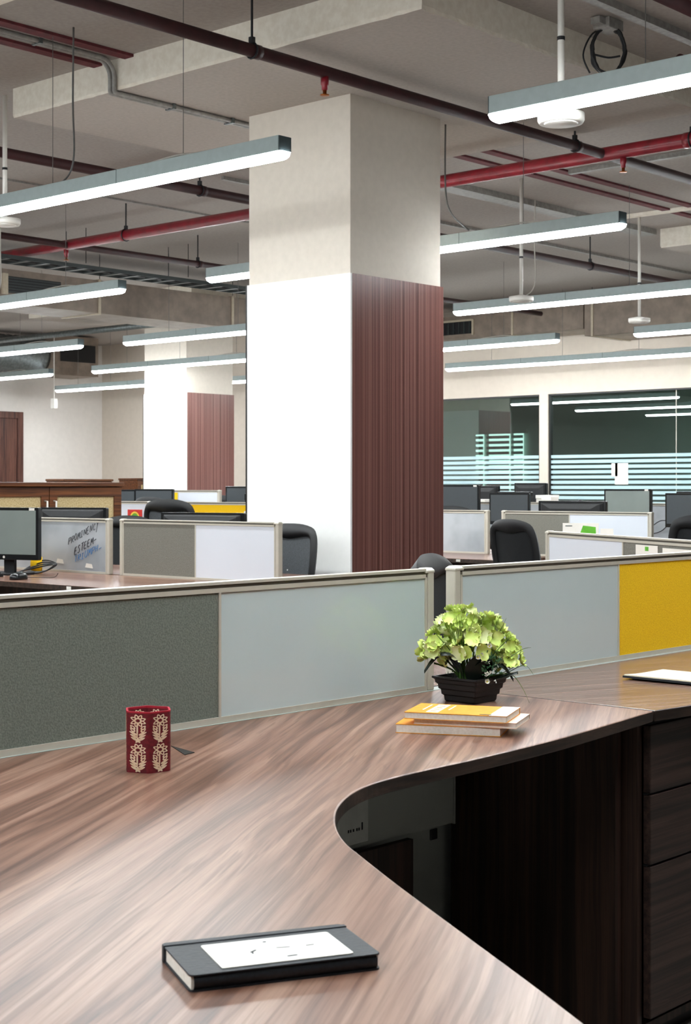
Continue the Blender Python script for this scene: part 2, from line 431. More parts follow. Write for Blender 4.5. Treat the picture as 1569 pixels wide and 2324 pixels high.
# visible rows, X of the row and Y range of each lamp
VIS = [(5.135, 5.005, 8.502, 'long pendant tube lamp ending in front of the white column face'),
       (5.135, 0.234, 3.796, 'big glowing pendant tube lamp at the upper right, nearest the camera', 'linear pendant lamps', 2.725),
       (7.839, 9.425, 12.987, 'pendant tube lamp above the teak cabinet, in line with the one behind the column'),
       (7.878, 4.888, 8.457, 'pendant tube lamp passing behind the near column and showing at both sides'),
       (10.79, 9.425, 12.909, 'pendant tube lamp in front of the farther column at duct height'),
       (10.66, 13.52, 17.03, 'pendant tube lamp cut by the picture edge, level with the flexible duct'),
       (10.855, 4.888, 8.45, 'long pendant tube lamp just below the white sensor disc on a pole'),
       (13.157, 12.954, 16.408, 'pendant tube lamp close in front of the farther column'),
       (13.065, 17.225, 20.735, 'short looking pendant tube lamp above the far door'),
       (13.624, 9.25, 12.74, 'pendant tube lamp under the duct grille'),
       (13.65, 4.81, 8.307, 'pendant tube lamp starting under the far white disc'),
       (15.379, 17.42, 20.111, 'far pendant tube lamp ending at the farther column, white box below it'),
       (15.795, 13.13, 16.497, 'small stub of pendant tube lamp against the near column edge'),
       (16.029, 8.989, 12.623, 'lowest looking pendant tube lamp in front of the glazed wall')]
for a in VIS: lamp(*a)
for x, y0 in ((2.4, .25), (2.4, 4.95), (-.35, 4.95), (-.35, .25), (2.4, 9.4), (5.13, 9.4), (16.0, 4.3), (5.13, 13.9), (7.85, 13.9), (19.8, 9.4)):  # last lamp is added out of view to brighten the meeting room
    lamp(x, y0, y0 + 3.56, 'unseen linear pendant lamp, of the rows beyond the picture edges or added to light the meeting room', 'lamps beyond the picture edges')

# ---------------------------------------------------------------- sprinkler pipes
def hanger(parent, p, zt, r):
    x, y, z = p
    h = MB().tube([(x, y, z + r), (x, y, zt)], .007, 6); h.build('hanger_rod', 'steel', parent)
    MB().tube([(x + (r + .006) * math.cos(a) * (0 if parent['axis'] == 'x' else 1), y + (r + .006) * math.cos(a) * (1 if parent['axis'] == 'x' else 0), z + (r + .006) * math.sin(a)) for a in [i * 2 * math.pi / 14 for i in range(15)]], .005, 6).build('clamp', 'steel', parent)
    box('clamp_block', 'steel', parent, x - .012, x + .012, y - .012, y + .012, z + r, z + r + .035)
def sprinkler(parent, p, r):
    x, y, z = p; z = z - r + .008
    S = MB().lathe([(.022, 0), (.022, -.042), (.017, -.047), (.017, -.07)], 10); S.v = [(a + x, c + y, d + z) for a, c, d in S.v]
    S = S.build('sprinkler_socket', 'red', parent, True)
    N = MB().lathe([(.011, -.07), (.010, -.092), (.025, -.094), (.025, -.098)], 10); N.v = [(a + x, c + y, d + z) for a, c, d in N.v]
    N.build('nozzle', 'brass', S, True)
def pipe(axis, c, a, b, z, r, mat, label, heads=(), hangs=(), zt=ZS, group='sprinkler pipes'):
    p = thing('sprinkler_pipe', label, 'pipe', (0, 0, 0), 0, group); p['axis'] = axis
    P = (lambda t: (t, c, z)) if axis == 'x' else (lambda t: (c, t, z))
    MB().tube([P(a), P(b)], r, 16).build('pipe_run', mat, p, True)
    t = math.ceil(a) + .35
    for h in heads: sprinkler(p, P(h), r)
    for h in hangs:
        q = P(h); hanger(p, q, soffit(q[0], q[1]), r)
        MB().tube([P(h - .0), P(h + .05)], r + .004, 14).build('coupling', mat, p, True)
    del p['axis']
    return p
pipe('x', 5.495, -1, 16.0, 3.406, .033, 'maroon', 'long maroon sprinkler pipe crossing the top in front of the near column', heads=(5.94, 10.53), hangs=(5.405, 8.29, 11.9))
pipe('y', 8.635, 0, 12.7, 3.406, .046, 'red', 'bright red main pipe running behind the near column', heads=(5.35, 11.16), hangs=(4.85, 7.76, 10.33, 12.3))
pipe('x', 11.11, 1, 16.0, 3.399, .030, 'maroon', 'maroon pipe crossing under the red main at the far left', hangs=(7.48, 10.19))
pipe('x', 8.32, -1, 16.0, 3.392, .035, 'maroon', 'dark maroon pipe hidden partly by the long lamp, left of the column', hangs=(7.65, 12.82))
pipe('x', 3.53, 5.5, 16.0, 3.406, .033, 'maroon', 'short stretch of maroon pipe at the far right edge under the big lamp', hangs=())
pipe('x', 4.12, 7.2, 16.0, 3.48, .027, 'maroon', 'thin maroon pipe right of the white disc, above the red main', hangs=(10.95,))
pipe('y', 13.44, 14.55, 20.8, 3.378, .042, 'galv', 'grey pipe behind the big duct on the left', group='grey service pipes')
pipe('y', 12.2, 17.3, 20.9, 3.46, .048, 'galv', 'thicker grey pipe at the left edge behind the big duct', group='grey service pipes')

# red oxide channels and conduits fixed to the slab, bending round the drop panel
def channel(y, x0, x1, label):
    o = box('ceiling_channel', 'stripe', None, x0, x1, y - .039, y + .039, ZS - .016, ZS); tag(o, label, 'channel', 'red ceiling channels')
channel(6.77, -1, 5.683, 'red channel on the slab, upper of the pair left of the drop panel')
channel(7.048, -1, 5.683, 'red channel on the slab, lower of the pair left of the drop panel')
channel(6.736, 8.385, 12.89, 'red channel on the slab, upper of the pair right of the column')
channel(6.992, 8.385, 12.89, 'red channel on the slab, lower of the pair right of the column')
for dy, lab in ((0, 'grey conduit bending down the drop panel, front one of the pair'), (.036, 'grey conduit bending down the drop panel, rear one of the pair')):
    y = 6.88 + dy; r = .013
    t = thing('conduit', lab, 'conduit', (0, 0, 0), 0, 'bent conduits on the drop panel')
    pts = [(-1, y, ZS - r), (5.57, y, ZS - r)] + [(5.57 + .095 * math.sin(a), y, ZS - r - .095 * (1 - math.cos(a))) for a in [R(i * 18) for i in range(1, 6)]]
    pts += [(5.665, y, ZD - .004), (5.669, y, ZD - .014), (5.682, y, ZD - r - .002), (8.39, y, ZD - r - .002)]
    MB().tube(pts, r, 10).build('conduit_run', 'conduit', t, True)
    for x in (4.44, 5.13): box('saddle', 'galv', t, x, x + .02, y - .02, y + .02, ZS - .03, ZS)
    for x in (6.1, 6.58): box('saddle', 'galv', t, x, x + .02, y - .02, y + .02, ZD - .032, ZD)
def trunking(name, mat, a, lab, grp='surface trunking'):
    tag(box(name, mat, None, *a), lab, 'trunking', grp)
trunking('trunking', 'beam', (4.55, 4.60, 5.96, 13.2, ZS - .028, ZS), 'cream trunking on the slab at the upper left corner')
trunking('trunking', 'conduit', (8.7, 12.89, 7.62, 7.79, ZS - .05, ZS), 'grey surface trunking on the slab above the lamp right of the column')
trunking('trunking', 'conduit', (8.385, 17.0, 8.84, 8.87, ZS - .028, ZS), 'thin grey trunking on the slab behind the lamp right of the column')
trunking('trunking', 'beam', (11.99, 12.06, 3.47, 12.5, ZS - .028, ZS), 'pale trunking crossing the slab above the pole of the sensor disc')
trunking('trunking', 'conduit', (10.0, 10.045, 2.77, 6.69, ZS - .035, ZS), 'white conduit crossing below the red main at the right')
trunking('trunking', 'conduit', (1, 8.3, 9.355, 9.376, ZS - .016, ZS), 'thin dark cable run on the slab, left of the column')
trunking('trunking', 'conduit', (1, 12.5, 10.19, 10.206, ZS - .016, ZS), 'second thin cable run on the slab at the far left')
for k, y in enumerate((4.185, 3.91)):
    trunking('trunking', 'conduit', (4.4, 12.5, y, y + .055, ZS - .04, ZS), ['grey trunking on the slab beside the cable coil', 'grey trunking on the slab behind the big lamp top'][k])

# ducts
def duct(name, x0, x1, y0, y1, z0, z1, seams, axis, label, grille=None):
    t = thing(name, label, 'duct', (x0, y0, z0)); dx, dy, dz = x1 - x0, y1 - y0, z1 - z0
    box('duct_body', 'duct', t, 0, dx, 0, dy, 0, dz)
    for s in seams:
        if axis == 'x': f = (s - x0, s - x0 + .03, -.012, dy + .012, -.012, dz + .012)
        else: f = (-.012, dx + .012, s - y0, s - y0 + .03, -.012, dz + .012)
        box('flange', 'duct_flange', t, *f)
        hx, hy = (s - x0 + .015, -.006) if axis == 'x' else (-.006, s - y0 + .015)
        MB().tube([(hx, hy, dz), (hx, hy, ZS - z0)], .004, 6).build('hanger_rod', 'steel', t)
    if grille:
        g = grille; fr = MB()
        if axis == 'y':
            gr = box('grille', 'black', t, -.006, 0, g[0] - y0, g[1] - y0, g[2] - z0, g[3] - z0)
            n = 8
            for k in range(n):
                y = g[0] - y0 + (g[1] - g[0]) * (k + .5) / n
                box('grille_slat', 'tray', gr, -.018, -.006, y - .012, y + .004, g[2] - z0 + .01, g[3] - z0 - .01)
            fr.box(-.02, 0, g[0] - y0 - .03, g[0] - y0, g[2] - z0 - .02, g[3] - z0 + .02).box(-.02, 0, g[1] - y0, g[1] - y0 + .03, g[2] - z0 - .02, g[3] - z0 + .02).box(-.02, 0, g[0] - y0, g[1] - y0, g[3] - z0, g[3] - z0 + .025)
            fr.build('grille_frame', 'duct_flange', gr)
        else:
            gr = box('grille', 'black', t, g[0] - x0, g[1] - x0, -.006, 0, g[2] - z0, g[3] - z0)
            for k in range(6):
                z = g[2] - z0 + (g[3] - g[2]) * (k + .3) / 6
                box('grille_slat', 'tray', gr, g[0] - x0 + .01, g[1] - x0 - .01, -.018, -.006, z, z + .008)
            fr.box(g[0] - x0 - .06, g[0] - x0, -.03, 0, g[2] - z0 - .02, g[3] - z0 + .02); fr.build('grille_frame', 'duct_flange', gr)
    return t
duct('air_duct', 4.85, 15.75, 12.81, 13.42, 3.06, 3.406, (8.18, 10.33, 12.27, 13.51), 'x', 'large brown air duct crossing the left half behind the lamps', grille=(9.17, 9.84, 3.17, 3.337))
duct('air_duct', 16.15, 16.8, 10.58, 16.4, 3.19, 3.49, (11.64, 13.3, 14.2, 15.5), 'y', 'shallow brown air duct with a grille above the glazed wall', grille=(12.3, 13.0, 3.245, 3.41))
duct('air_duct', 16.1, 16.95, 2.8, 10.53, 3.09, 3.49, (10.4, 8.18), 'y', 'deep brown duct section at the right end of the grille duct')
# flexible duct unit far left
t = thing('duct_unit', 'silvery ribbed duct unit under the slab above the far door', 'duct', (14.62, 19.85, 3.02))
box('unit_box', 'duct', t, .49, 1.39, 0, .7, 0, .63)
MB().rings([[(x, .35 + (.28 + .027 * (k % 2)) * math.cos(a), .31 + (.28 + .027 * (k % 2)) * math.sin(a)) for a in [i * 2 * math.pi / 20 for i in range(20)]] for k, x in enumerate([-.62 + .069 * i for i in range(17)])]).build('flexible_hose', 'galv', t, True)
box('grille', 'black', t, .62, 1.32, -.014, 0, .22, .5)
# cable trays
def tray(axis, c, a, b, z, w, label):
    t = thing('cable_tray', label, 'cable tray', (0, 0, 0), 0, 'cable trays')
    for s in (-1, 1):
        if axis == 'x': box('side_rail', 'tray', t, a, b, c + s * w / 2 - .004, c + s * w / 2 + .004, z, z + .035)
        else: box('side_rail', 'tray', t, c + s * w / 2 - .004, c + s * w / 2 + .004, a, b, z, z + .035)
    k = a + .1
    while k < b:
        if axis == 'x': box('rung', 'tray', t, k, k + .05, c - w / 2, c + w / 2, z, z + .012)
        else: box('rung', 'tray', t, c - w / 2, c + w / 2, k, k + .05, z, z + .012)
        k += .22
    k = a + .6
    while k < b:
        for s in (-1, 1):
            p = (k, c + s * w / 2) if axis == 'x' else (c + s * w / 2, k)
            MB().tube([(p[0], p[1], z + .05), (p[0], p[1], ZS)], .004, 6).build('hanger_rod', 'steel', t)
        k += 1.3
    MB().tube([(a, c, z + .025), (b, c, z + .025)] if axis == 'x' else [(c, a, z + .025), (c, b, z + .025)], .02, 8).build('cable_bundle', 'black', t)
tray('x', 11.74, 6.0, 14.1, 3.295, .3, 'dark cable tray running in front of the big duct, left of the column')

# sensor discs on poles
for x, y, z, lab in ((5.369, 3.627, 2.758, 'white sensor disc on a pole just below the big near lamp'), (10.062, 7.176, 2.72, 'white sensor disc on a pole above the lamp right of the column'),
                     (12.06, 7.306, 2.72, 'white sensor disc on a pole at the right picture edge'), (5.75, 8.05, 2.885, 'white sensor disc on a pole at the left picture edge')):
    t = thing('sensor_disc', lab, 'sensor', (x, y, z), 0, 'sensor discs on poles')
    MB().lathe([(.072, -.016), (.091, -.016), (.0975, -.005), (.0975, .023), (.039, .034), (.018, .039)], 32).build('disc', 'disc', t, True)
    MB().lathe([(.065, -.021), (.072, -.016)], 24).build('cover', 'disc', t, True)
    MB().tube([(0, 0, .026), (0, 0, soffit(x, y) - z)], .0145, 12).build('pole', 'disc', t, True)
    MB().lathe([(.017, .33), (.017, .345)], 12).build('pole_clip', 'steel', t)
# feed cables hanging down to lamps
for k, (x, y) in enumerate(((5.14, 6.58), (7.85, 11.05), (10.86, 7.6), (10.86, 5.85))):
    zt = soffit(x, y); zb = 2.865
    lab = ['hanging lamp feed cable crossing the drop panel face', 'pale feed cable at the left edge reaching the lamp over the cabinet', 'feed cable of the lamp under the sensor disc', 'feed cable near the right edge above the long lamp'][k]
    o = MB().tube(spline([(x, y, zt), (x, y + .006, zt - .4), (x, y - .005, zb + .16), (x, y + .026, zb + .05), (x, y + .1, zb)], 6), .0055, 6).build('feed_cable', 'wire' if k == 0 else 'cord', None, True)
    tag(o, lab, 'cable', 'lamp feed cables')
o = MB().tube(spline([(7.60, 6.0, ZD), (7.60, 6.0, 3.1), (7.66, 6.0, 2.95), (7.84, 6.0, 2.868)], 6), .006, 6).build('feed_cable', 'wire', None, True)
tag(o, 'thin cable hanging along the right side of the near column', 'cable', 'lamp feed cables')
# coil of cable
t = thing('cable_coil', 'coil of black cable hanging from a small box on the slab', 'cable', (6.944, 4.394, ZS))
box('junction_box', 'conduit', t, -.07, .07, -.05, .05, -.055, 0, bevel=.005)
box('connector', 'conduit', t, -.125, -.07, -.028, .028, -.042, -.007)
u, v = Vector((math.sin(R(42)), -math.cos(R(42)), 0)), Vector((0, 0, 1)); wv = u.cross(v)
for k in range(7):
    rr = random.Random(k); pts = []
    for i in range(24):
        a = 2 * math.pi * i / 24
        pts.append(Vector((0, 0, -.158)) + u * (.080 + .011 * rr.random()) * math.cos(a) * (1 + .06 * math.sin(2 * a + k)) + v * (.120 + .007 * rr.uniform(-1, 1)) * math.sin(a) + wv * (.0055 * (k - 3)))
    pts = spline(pts, 2, True); pts.append(pts[0])
    MB().tube(pts, .0062, 6, False).build('cable_loop', 'black', t, True)
MB().tube(spline([(0, 0, -.04), Vector((0, 0, -.07)) - u * .083, Vector((0, 0, -.18)) - u * .132, Vector((0, 0, -.277)) - u * .097], 6), .0048, 6).build('cable_tail', 'black', t, True)
MB().tube(spline([Vector((0, 0, -.18)) - u * .07, Vector((0, 0, -.195)), Vector((0, 0, -.187)) + u * .062], 6), .0055, 6).build('cable_tail', 'black', t, True)
# small hanging white box below the far lamp
t = thing('hanging_sign', 'tiny white box hanging on a rod below a far lamp', 'sign', (14.83, 19.47, 2.452))
box('sign_box', 'disc', t, -.033, .033, -.045, .045, 0, .156, bevel=.005); MB().tube([(0, 0, .156), (0, 0, ZS - 2.452)], .0065, 6).build('rod', 'disc', t)

# ---------------------------------------------------------------- partition screens
ZT = .75                                                    # desk height
def screen(a, b, label, panels, top=1.04, z0=ZT, name='desk_screen', th=.03, group=None, backs='fab_grey'):
    """a upright screen from a to b: posts, rails, framed panels; panels = [(material, x0, x1)] as fractions"""
    ax, ay = a; L = math.hypot(b[0] - ax, b[1] - ay)
    t = thing(name, label, 'screen', (ax, ay, z0), math.degrees(math.atan2(b[1] - ay, b[0] - ax)), group)
    H = top - z0; h = th / 2
    for x0, s in ((0, 1), (L, -1)):
        p = MB().box(min(x0, x0 + s * .022), max(x0, x0 + s * .022), -h, h, 0, H - .006); p = p.build('post', 'alu', t, bevel=.003)
        xa = x0 + s * .024
        box('post_strip', 'alu', p, min(xa, xa + s * .008), max(xa, xa + s * .008), -h + .002, h - .002, 0, H - .02)
        x1 = x0 - s * .001; x2 = x0 + s * .034
        c = MB(); lo, hi = min(x1, x2), max(x1, x2)
        c.rings([[(lo, -h - .001, H - .01), (hi, -h - .001, H - .01), (hi, h + .001, H - .01), (lo, h + .001, H - .01)],
                 [(lo, -h - .001, H - .004), (hi, -h - .001, H - .004), (hi, h + .001, H - .004), (lo, h + .001, H - .004)],
                 [(lo + .006, -h + .006, H + .002), (hi - .002, -h + .006, H + .002), (hi - .002, h - .006, H + .002), (lo + .006, h - .006, H + .002)]])
        c.build('post_cap', 'alu', p, bevel=.0015)
    r = MB().box(.03, L - .03, -h, h, H - .006, H).box(.03, L - .03, -h + .001, h - .001, H - .022, H - .013); r = r.build('top_rail', 'alu', t)
    box('rail_groove', 'groove', r, .03, L - .03, -h + .004, h - .004, H - .013, H - .006)
    box('bottom_rail', 'alu', t, .03, L - .03, -h + .001, h - .001, 0, .012)
    for i, (m, f0, f1) in enumerate(panels):
        x0, x1 = max(.032, f0 * L), min(L - .032, f1 * L)
        if i < len(panels) - 1: box('mullion', 'alu', t, x1 - .003, x1 + .003, -h + .001, h - .001, .012, H - .022); x1 -= .003
        if i: x0 += .003
        box('panel', m, t, x0, x1, -h + .004, h - .004, .012, H - .022)
    return t
HUB1, HUB2 = (1.36, 2.30), (4.43, 2.31)
screen(HUB1, (2.852, 2.30), 'near desk screen of dark grey fabric and reflective glass board, behind the pen holder', [('fab_grey', 0, .535), ('board', .535, 1)], 1.037)
screen((2.945, 2.31), HUB2, 'near desk screen of glass board and yellow fabric, behind the plant', [('board', 0, .497), ('fab_yellow', .497, 1)], 1.037)
R3 = screen((5.18, 3.56), (HUB2[0] + .02, HUB2[1] + .03), 'white desk screen running off at an angle behind the yellow one, with papers', [('board_white', 0, .47), ('fab_khaki', .47, 1)], 1.052)
SA = screen((5.42, 6.52), (5.42, 5.31), 'desk screen of khaki fabric and white board left of the near column', [('fab_khaki', 0, .5), ('board_white', .5, 1)], 1.055)
SB = screen((5.42, 7.80), (5.42, 6.61), 'grey marker board screen with handwriting beside the monitor', [('board_frost', 0, 1)], 1.055)
screen((8.9, 7.80), (8.9, 6.63), 'frosted grey board screen touching the right side of the near column', [('board_frost', 0, 1)], 1.062)
screen((8.9, 6.51), (8.9, 5.29), 'khaki and white desk screen with a black monitor top behind it', [('fab_khaki', 0, .47), ('board_white', .47, 1)], 1.062)
screen((11.65, 8.97), (11.65, 8.02), 'far pale screen end seen between two dark monitors', [('board_frost', 0, 1)], 1.09)
screen((11.65, 7.75), (11.65, 6.57), 'far grey board screen with loose cable at the right', [('board_frost', 0, 1)], 1.09)
screen((8.0, 10.8), (8.0, 9.26), 'far white screen with a red and yellow notice', [('board_white', 0, 1)], 1.116)
screen((8.0, 9.18), (8.0, 8.05), 'far white and yellow desk screen left of the near column', [('board_white', 0, .35), ('fab_yellow', .35, 1)], 1.116)
screen((9.56, 10.82), (9.56, 10.12), 'farthest small white screen below the wood of the farther column', [('fab_yellow', 0, .2), ('board_white', .2, 1)], 1.20)
# loose cable, stickers and pinned paper on the screens
o = MB().tube(spline([(11.60, 7.1, .90), (11.6, 7.0, .86), (11.6, 6.9, .83), (11.6, 6.8, .86), (11.6, 6.74, .93), (11.6, 6.82, .94), (11.6, 6.92, .88)], 6), .004, 6).build('loose_cable', 'black', None, True)
tag(o, 'loop of thin black cable in front of the far grey board screen', 'cable')
def local_sheet(par, name, mat, x0, x1, z0, z1, y, parent=None, th=.001):
    return box(name, mat, parent or par, x0, x1, y - th, y, z0, z1)
def on_screen(scr, name, label, x0, x1, z0, z1, mat, prints=(), cat='paper', th=.0015, y=-.0125):
    t = thing(name, label, cat, scr.location, math.degrees(scr.rotation_euler.z))
    box('sheet', mat, t, x0, x1, y - th, y, z0 - ZT, z1 - ZT)
    for m, a, b, c, d in prints: box('print', m, t, a, b, y - th - .0006, y - th, c - ZT, d - ZT)
    return t
on_screen(R3, 'pinned_paper', 'white paper with green marks pinned to the angled screen', .77, .93, .86, 1.025, 'paper', [('green', .84, .865, 1.005, 1.02), ('green', .79, .87, .955, .965), ('ink_grey', .8, .9, .985, .988)])
on_screen(R3, 'pinned_paper', 'plain white paper pinned at the right end of the angled screen', .965, 1.2, .86, 1.02, 'paper')
S12 = [o for o in bpy.data.objects if o.name.startswith('desk_screen') and o.type == 'EMPTY']
def ring_seg(cx, cz, r0, r1, a0, a1, y, n=12):
    mb = MB(); a = [R(a0 + (a1 - a0) * k / n) for k in range(n + 1)]
    mb.rings([[(cx + r1 * math.cos(x), y - .001, cz + r1 * math.sin(x)) for x in a], [(cx + r0 * math.cos(x), y - .001, cz + r0 * math.sin(x)) for x in a]], False, False); return mb
nt_ = thing('red_notice', 'red notice with yellow and green arches on the far white screen', 'notice', (8.0, 9.26, .75), -90)
box('sheet', 'redp', nt_, -.27, -.095, -.016, -.0135, .12, .30)
for r0, r1, m in ((.047, .06, 'yflower'), (.027, .045, 'green')): ring_seg(-.182, .225, r0, r1, -20, 200, -.016).build('print', m, nt_)
ring_seg(-.182, .225, .0, .02, 0, 360, -.016).build('print', 'paper', nt_)
nt2 = thing('calendar_card', 'white card with dark print on the far yellow screen', 'card', (8.0, 8.2, .75), -90)
box('sheet', 'paper', nt2, 0, .09, -.016, -.0135, .15, .3)
for k in range(3): box('print', 'ink_grey', nt2, .03 + .018 * k, .042 + .018 * k, -.0166, -.016, .17, .27)
# handwriting on the marker board
GL = {'P': [[(0, 0), (.05, 1)], [(.0, .95), (.5, 1), (.62, .75), (.5, .5), (.05, .48)]], 'R': [[(0, 0), (.05, 1)], [(0, .97), (.5, 1), (.6, .75), (.45, .52), (.05, .5), (.65, 0)]],
      'O': [[(.3, 1), (.05, .75), (.02, .3), (.25, 0), (.55, .2), (.6, .7), (.3, 1)]], 'M': [[(0, 0), (.08, 1), (.32, .35), (.58, 1), (.7, 0)]],
      'I': [[(.05, 1), (.5, 1)], [(.28, 1), (.25, 0)], [(0, 0), (.5, .02)]], 'N': [[(0, 0), (.05, .95), (.5, .05), (.58, 1)]], 'E': [[(.5, 1), (.03, .97), (0, .02), (.55, 0)], [(.02, .5), (.42, .52)]],
      'C': [[(.55, .85), (.3, 1), (.05, .7), (.03, .3), (.25, 0), (.55, .12)]], 'Y': [[(0, 1), (.28, .5)], [(.6, 1.1), (.28, .5), (.1, -.55)]],
      'S': [[(.5, .9), (.25, 1), (.05, .78), (.45, .4), (.4, .08), (.15, 0), (0, .12)]], 'T': [[(0, .98), (.65, 1.02)], [(.33, 1), (.28, 0)]],
      'U': [[(0, 1), (.03, .25), (.25, 0), (.5, .2), (.55, 1)]], 'H': [[(0, 0), (.05, 1)], [(.5, 0), (.55, 1)], [(.03, .5), (.52, .5)]], '-': [[(0, .3), (.55, .36)]]}
wr = thing('handwriting', 'handwritten marker words PROMINENCY, ESTEEM and TRIUMPH on the grey board', 'writing', SB.location, math.degrees(SB.rotation_euler.z))
def write(txt, x, z, dx, dz, size, mat, rad):
    n = len(txt); rnd = random.Random(len(txt)); o = None; mb = MB()
    ang = math.atan2(dz, dx); adv = math.hypot(dx, dz) / n
    for i, ch in enumerate(txt):
        s = size * rnd.uniform(.88, 1.12); bx = x + dx * i / n; bz = z + dz * i / n + rnd.uniform(-.003, .003)
        for st in GL[ch]:
            pts = [(bx + (p * adv * 1.1) * math.cos(ang) + (q * .15) * s, -.0125, bz + (p * adv * 1.1) * math.sin(ang) + q * s) for p, q in st]
            mb.tube(spline(pts, 3) if len(pts) > 2 else pts, rad, 5)
    return mb.build('marker_lettering', mat, wr)
write('PROMINENCY', .83, .905 - ZT, .275, .105, .036, 'ink', .0014)
write('ESTEEM-', .885, .850 - ZT, .20, .08, .042, 'ink', .0017)
write('TRIUMPH-', .885, .805 - ZT, .245, .085, .036, 'blue_ink', .0013)
for k, (x, z) in enumerate(((.72, .80), (.98, .782))):
    o = thing('board_smear', ['white tape scrap low on the handwritten board', 'second white tape scrap, under the blue handwriting'][k], 'tape', SB.location, math.degrees(SB.rotation_euler.z))
    MB().add([(x, -.0127, z - ZT), (x + .07, -.0127, z - ZT - .004), (x + .06, -.0127, z - ZT + .02), (x + .01, -.0127, z - ZT + .024)], [(0, 1, 2, 3)]).build('tape', 'paper', o)

# ---------------------------------------------------------------- near desks
FRONT = [(2.624, 1.684), (2.446, 1.664), (2.2, 1.651), (2.064, 1.649), (1.956, 1.646), (1.868, 1.633), (1.79, 1.603), (1.712, 1.556), (1.652, 1.507), (1.60, 1.456), (1.547, 1.392), (1.50, 1.318), (1.431, 1.206), (1.324, 1.025), (1.23, .865), (1.168, .763), (1.13, .70)]  # outline, like other object positions here, back-projected from image pixels
def boomerang(label, mirror=None, flip=False, mat='desk_corner', stickers=True):
    fr = [tuple(p) for p in spline([(2.896, 1.72, 0)] + [(x, y, 0) for x, y in FRONT], 5)]
    poly = [(2.896, 2.278)] + [(p[0], p[1]) for p in fr] + [(.62, 1.0), (1.352, 2.278)]
    f = lambda p: ((2 * 2.90 - p[0]) if mirror else p[0], (4.61 - p[1]) if flip else p[1])
    t = thing('desk', label, 'desk', (0, 0, 0))
    q = [f(p) for p in poly]
    top = MB().prism(q, ZT - .001, ZT); top.f = top.f[1:2]; top.v = top.v
    tp = MB().prism(q, ZT - .024, ZT).build('desktop', mat, t)
    tp.data.materials.append(M['edge'])
    for pf in tp.data.polygons:
        if abs(pf.normal.z) < .5 or pf.normal.z < -.5: pf.material_index = 1
    b = tp.modifiers.new('bevel', 'BEVEL'); b.width = .003; b.segments = 3; b.limit_method = 'ANGLE'; b.angle_limit = R(50)
    return t
D1 = boomerang('near curved corner desk of walnut laminate carrying the notebook and books')
D2 = boomerang('neighbouring walnut laminate desk with drawers, under the yellow screen', mirror=True, mat='desk_cross')
D3 = boomerang('walnut desk on the far side of the near screens, seen through the gap', mirror=True, flip=True, mat='desk_cross')
# under the near desk
box('gable', 'gable', D1, 2.872, 2.896, 1.80, 2.25, 0, ZT - .024)
box('leg_panel', 'gable', D1, 2.20, 2.64, 2.175, 2.192, 0, .45)
box('gable', 'gable', D1, .70, .72, 1.0, 1.10, 0, ZT - .024)
box('gable', 'gable', D3, 2.92, 2.944, 2.36, 2.80, 0, ZT - .024)
sp = thing('partition_base', 'grey lower screen panel below the near desk, behind the knee space', 'panel', (1.36, 2.30, 0))
box('base_panel', 'panel_grey', sp, 0, 3.07, -.02, .02, 0, ZT)
tr = thing('power_raceway', 'grey power raceway with sockets under the near desk', 'raceway', (1.5, 2.279, .455))
box('raceway_cover', 'panel_grey', tr, 0, 1.31, -.085, 0, 0, .245, bevel=.003)
box('end_plate', 'panel_grey', tr, 1.31, 1.314, -.087, 0, -.002, .247)
pl = box('socket_plate', 'socket', tr, .905, 1.003, -.093, -.086, .012, .235, bevel=.003)
for x in (.918, .955):
    box('socket_face', 'socket', pl, x, x + .032, -.096, -.093, .10, .16, bevel=.002)
for x, z in ((.911, .125), (.997, .135)): MB().tube([(x, -.0945, z), (x, -.092, z)], .004, 8).build('screw', 'black', pl)
for k, x in enumerate((.935, .942, .951, .962, .969, .979)): box('print', 'ink', pl, x, x + .004, -.0936, -.093, .04, .046 if k < 5 else .056)
box('latch', 'black', tr, 1.22, 1.245, -.09, -.085, -.025, 0, bevel=.003)
for x, z in ((1.115, .18), (1.125, .178), (1.16, .2)): MB().tube([(x, -.0875, z), (x, -.084, z)], .004, 8).build('screw_hole', 'black', tr)
# drawer pedestal of the neighbouring desk
pd = thing('drawer_pedestal', 'dark walnut drawer pedestal under the right-hand desk', 'cabinet', (2.905, 1.765, 0))
pbx = MB().box(0, .018, 0, .46, .04, ZT - .025).box(.412, .43, 0, .46, .04, ZT - .025).box(.018, .412, .44, .46, .04, ZT - .025).box(.018, .412, 0, .44, .04, .058).box(.018, .412, 0, .44, ZT - .043, ZT - .025); pbx.build('carcass', 'gable', pd)
for z0, z1 in ((.565, .712), (.41, .56), (.075, .405)):
    d = box('drawer_front', 'drawer', pd, .022, .428, -.02, -.001, z0, z1, bevel=.002)
    box('pull_groove', 'black', d, .022, .428, -.012, -.001, z1, z1 + .004)
box('plinth', 'black_trim', pd, .01, .42, .03, .45, 0, .04)
st = thing('edge_sticker', 'small white number sticker on the edge of the right desk', 'sticker', (3.05, 1.7195, ZT - .018))
box('sticker', 'paper', st, 0, .04, -.001, 0, 0, .012); box('print', 'ink', st, .008, .012, -.0014, -.001, .002, .01)

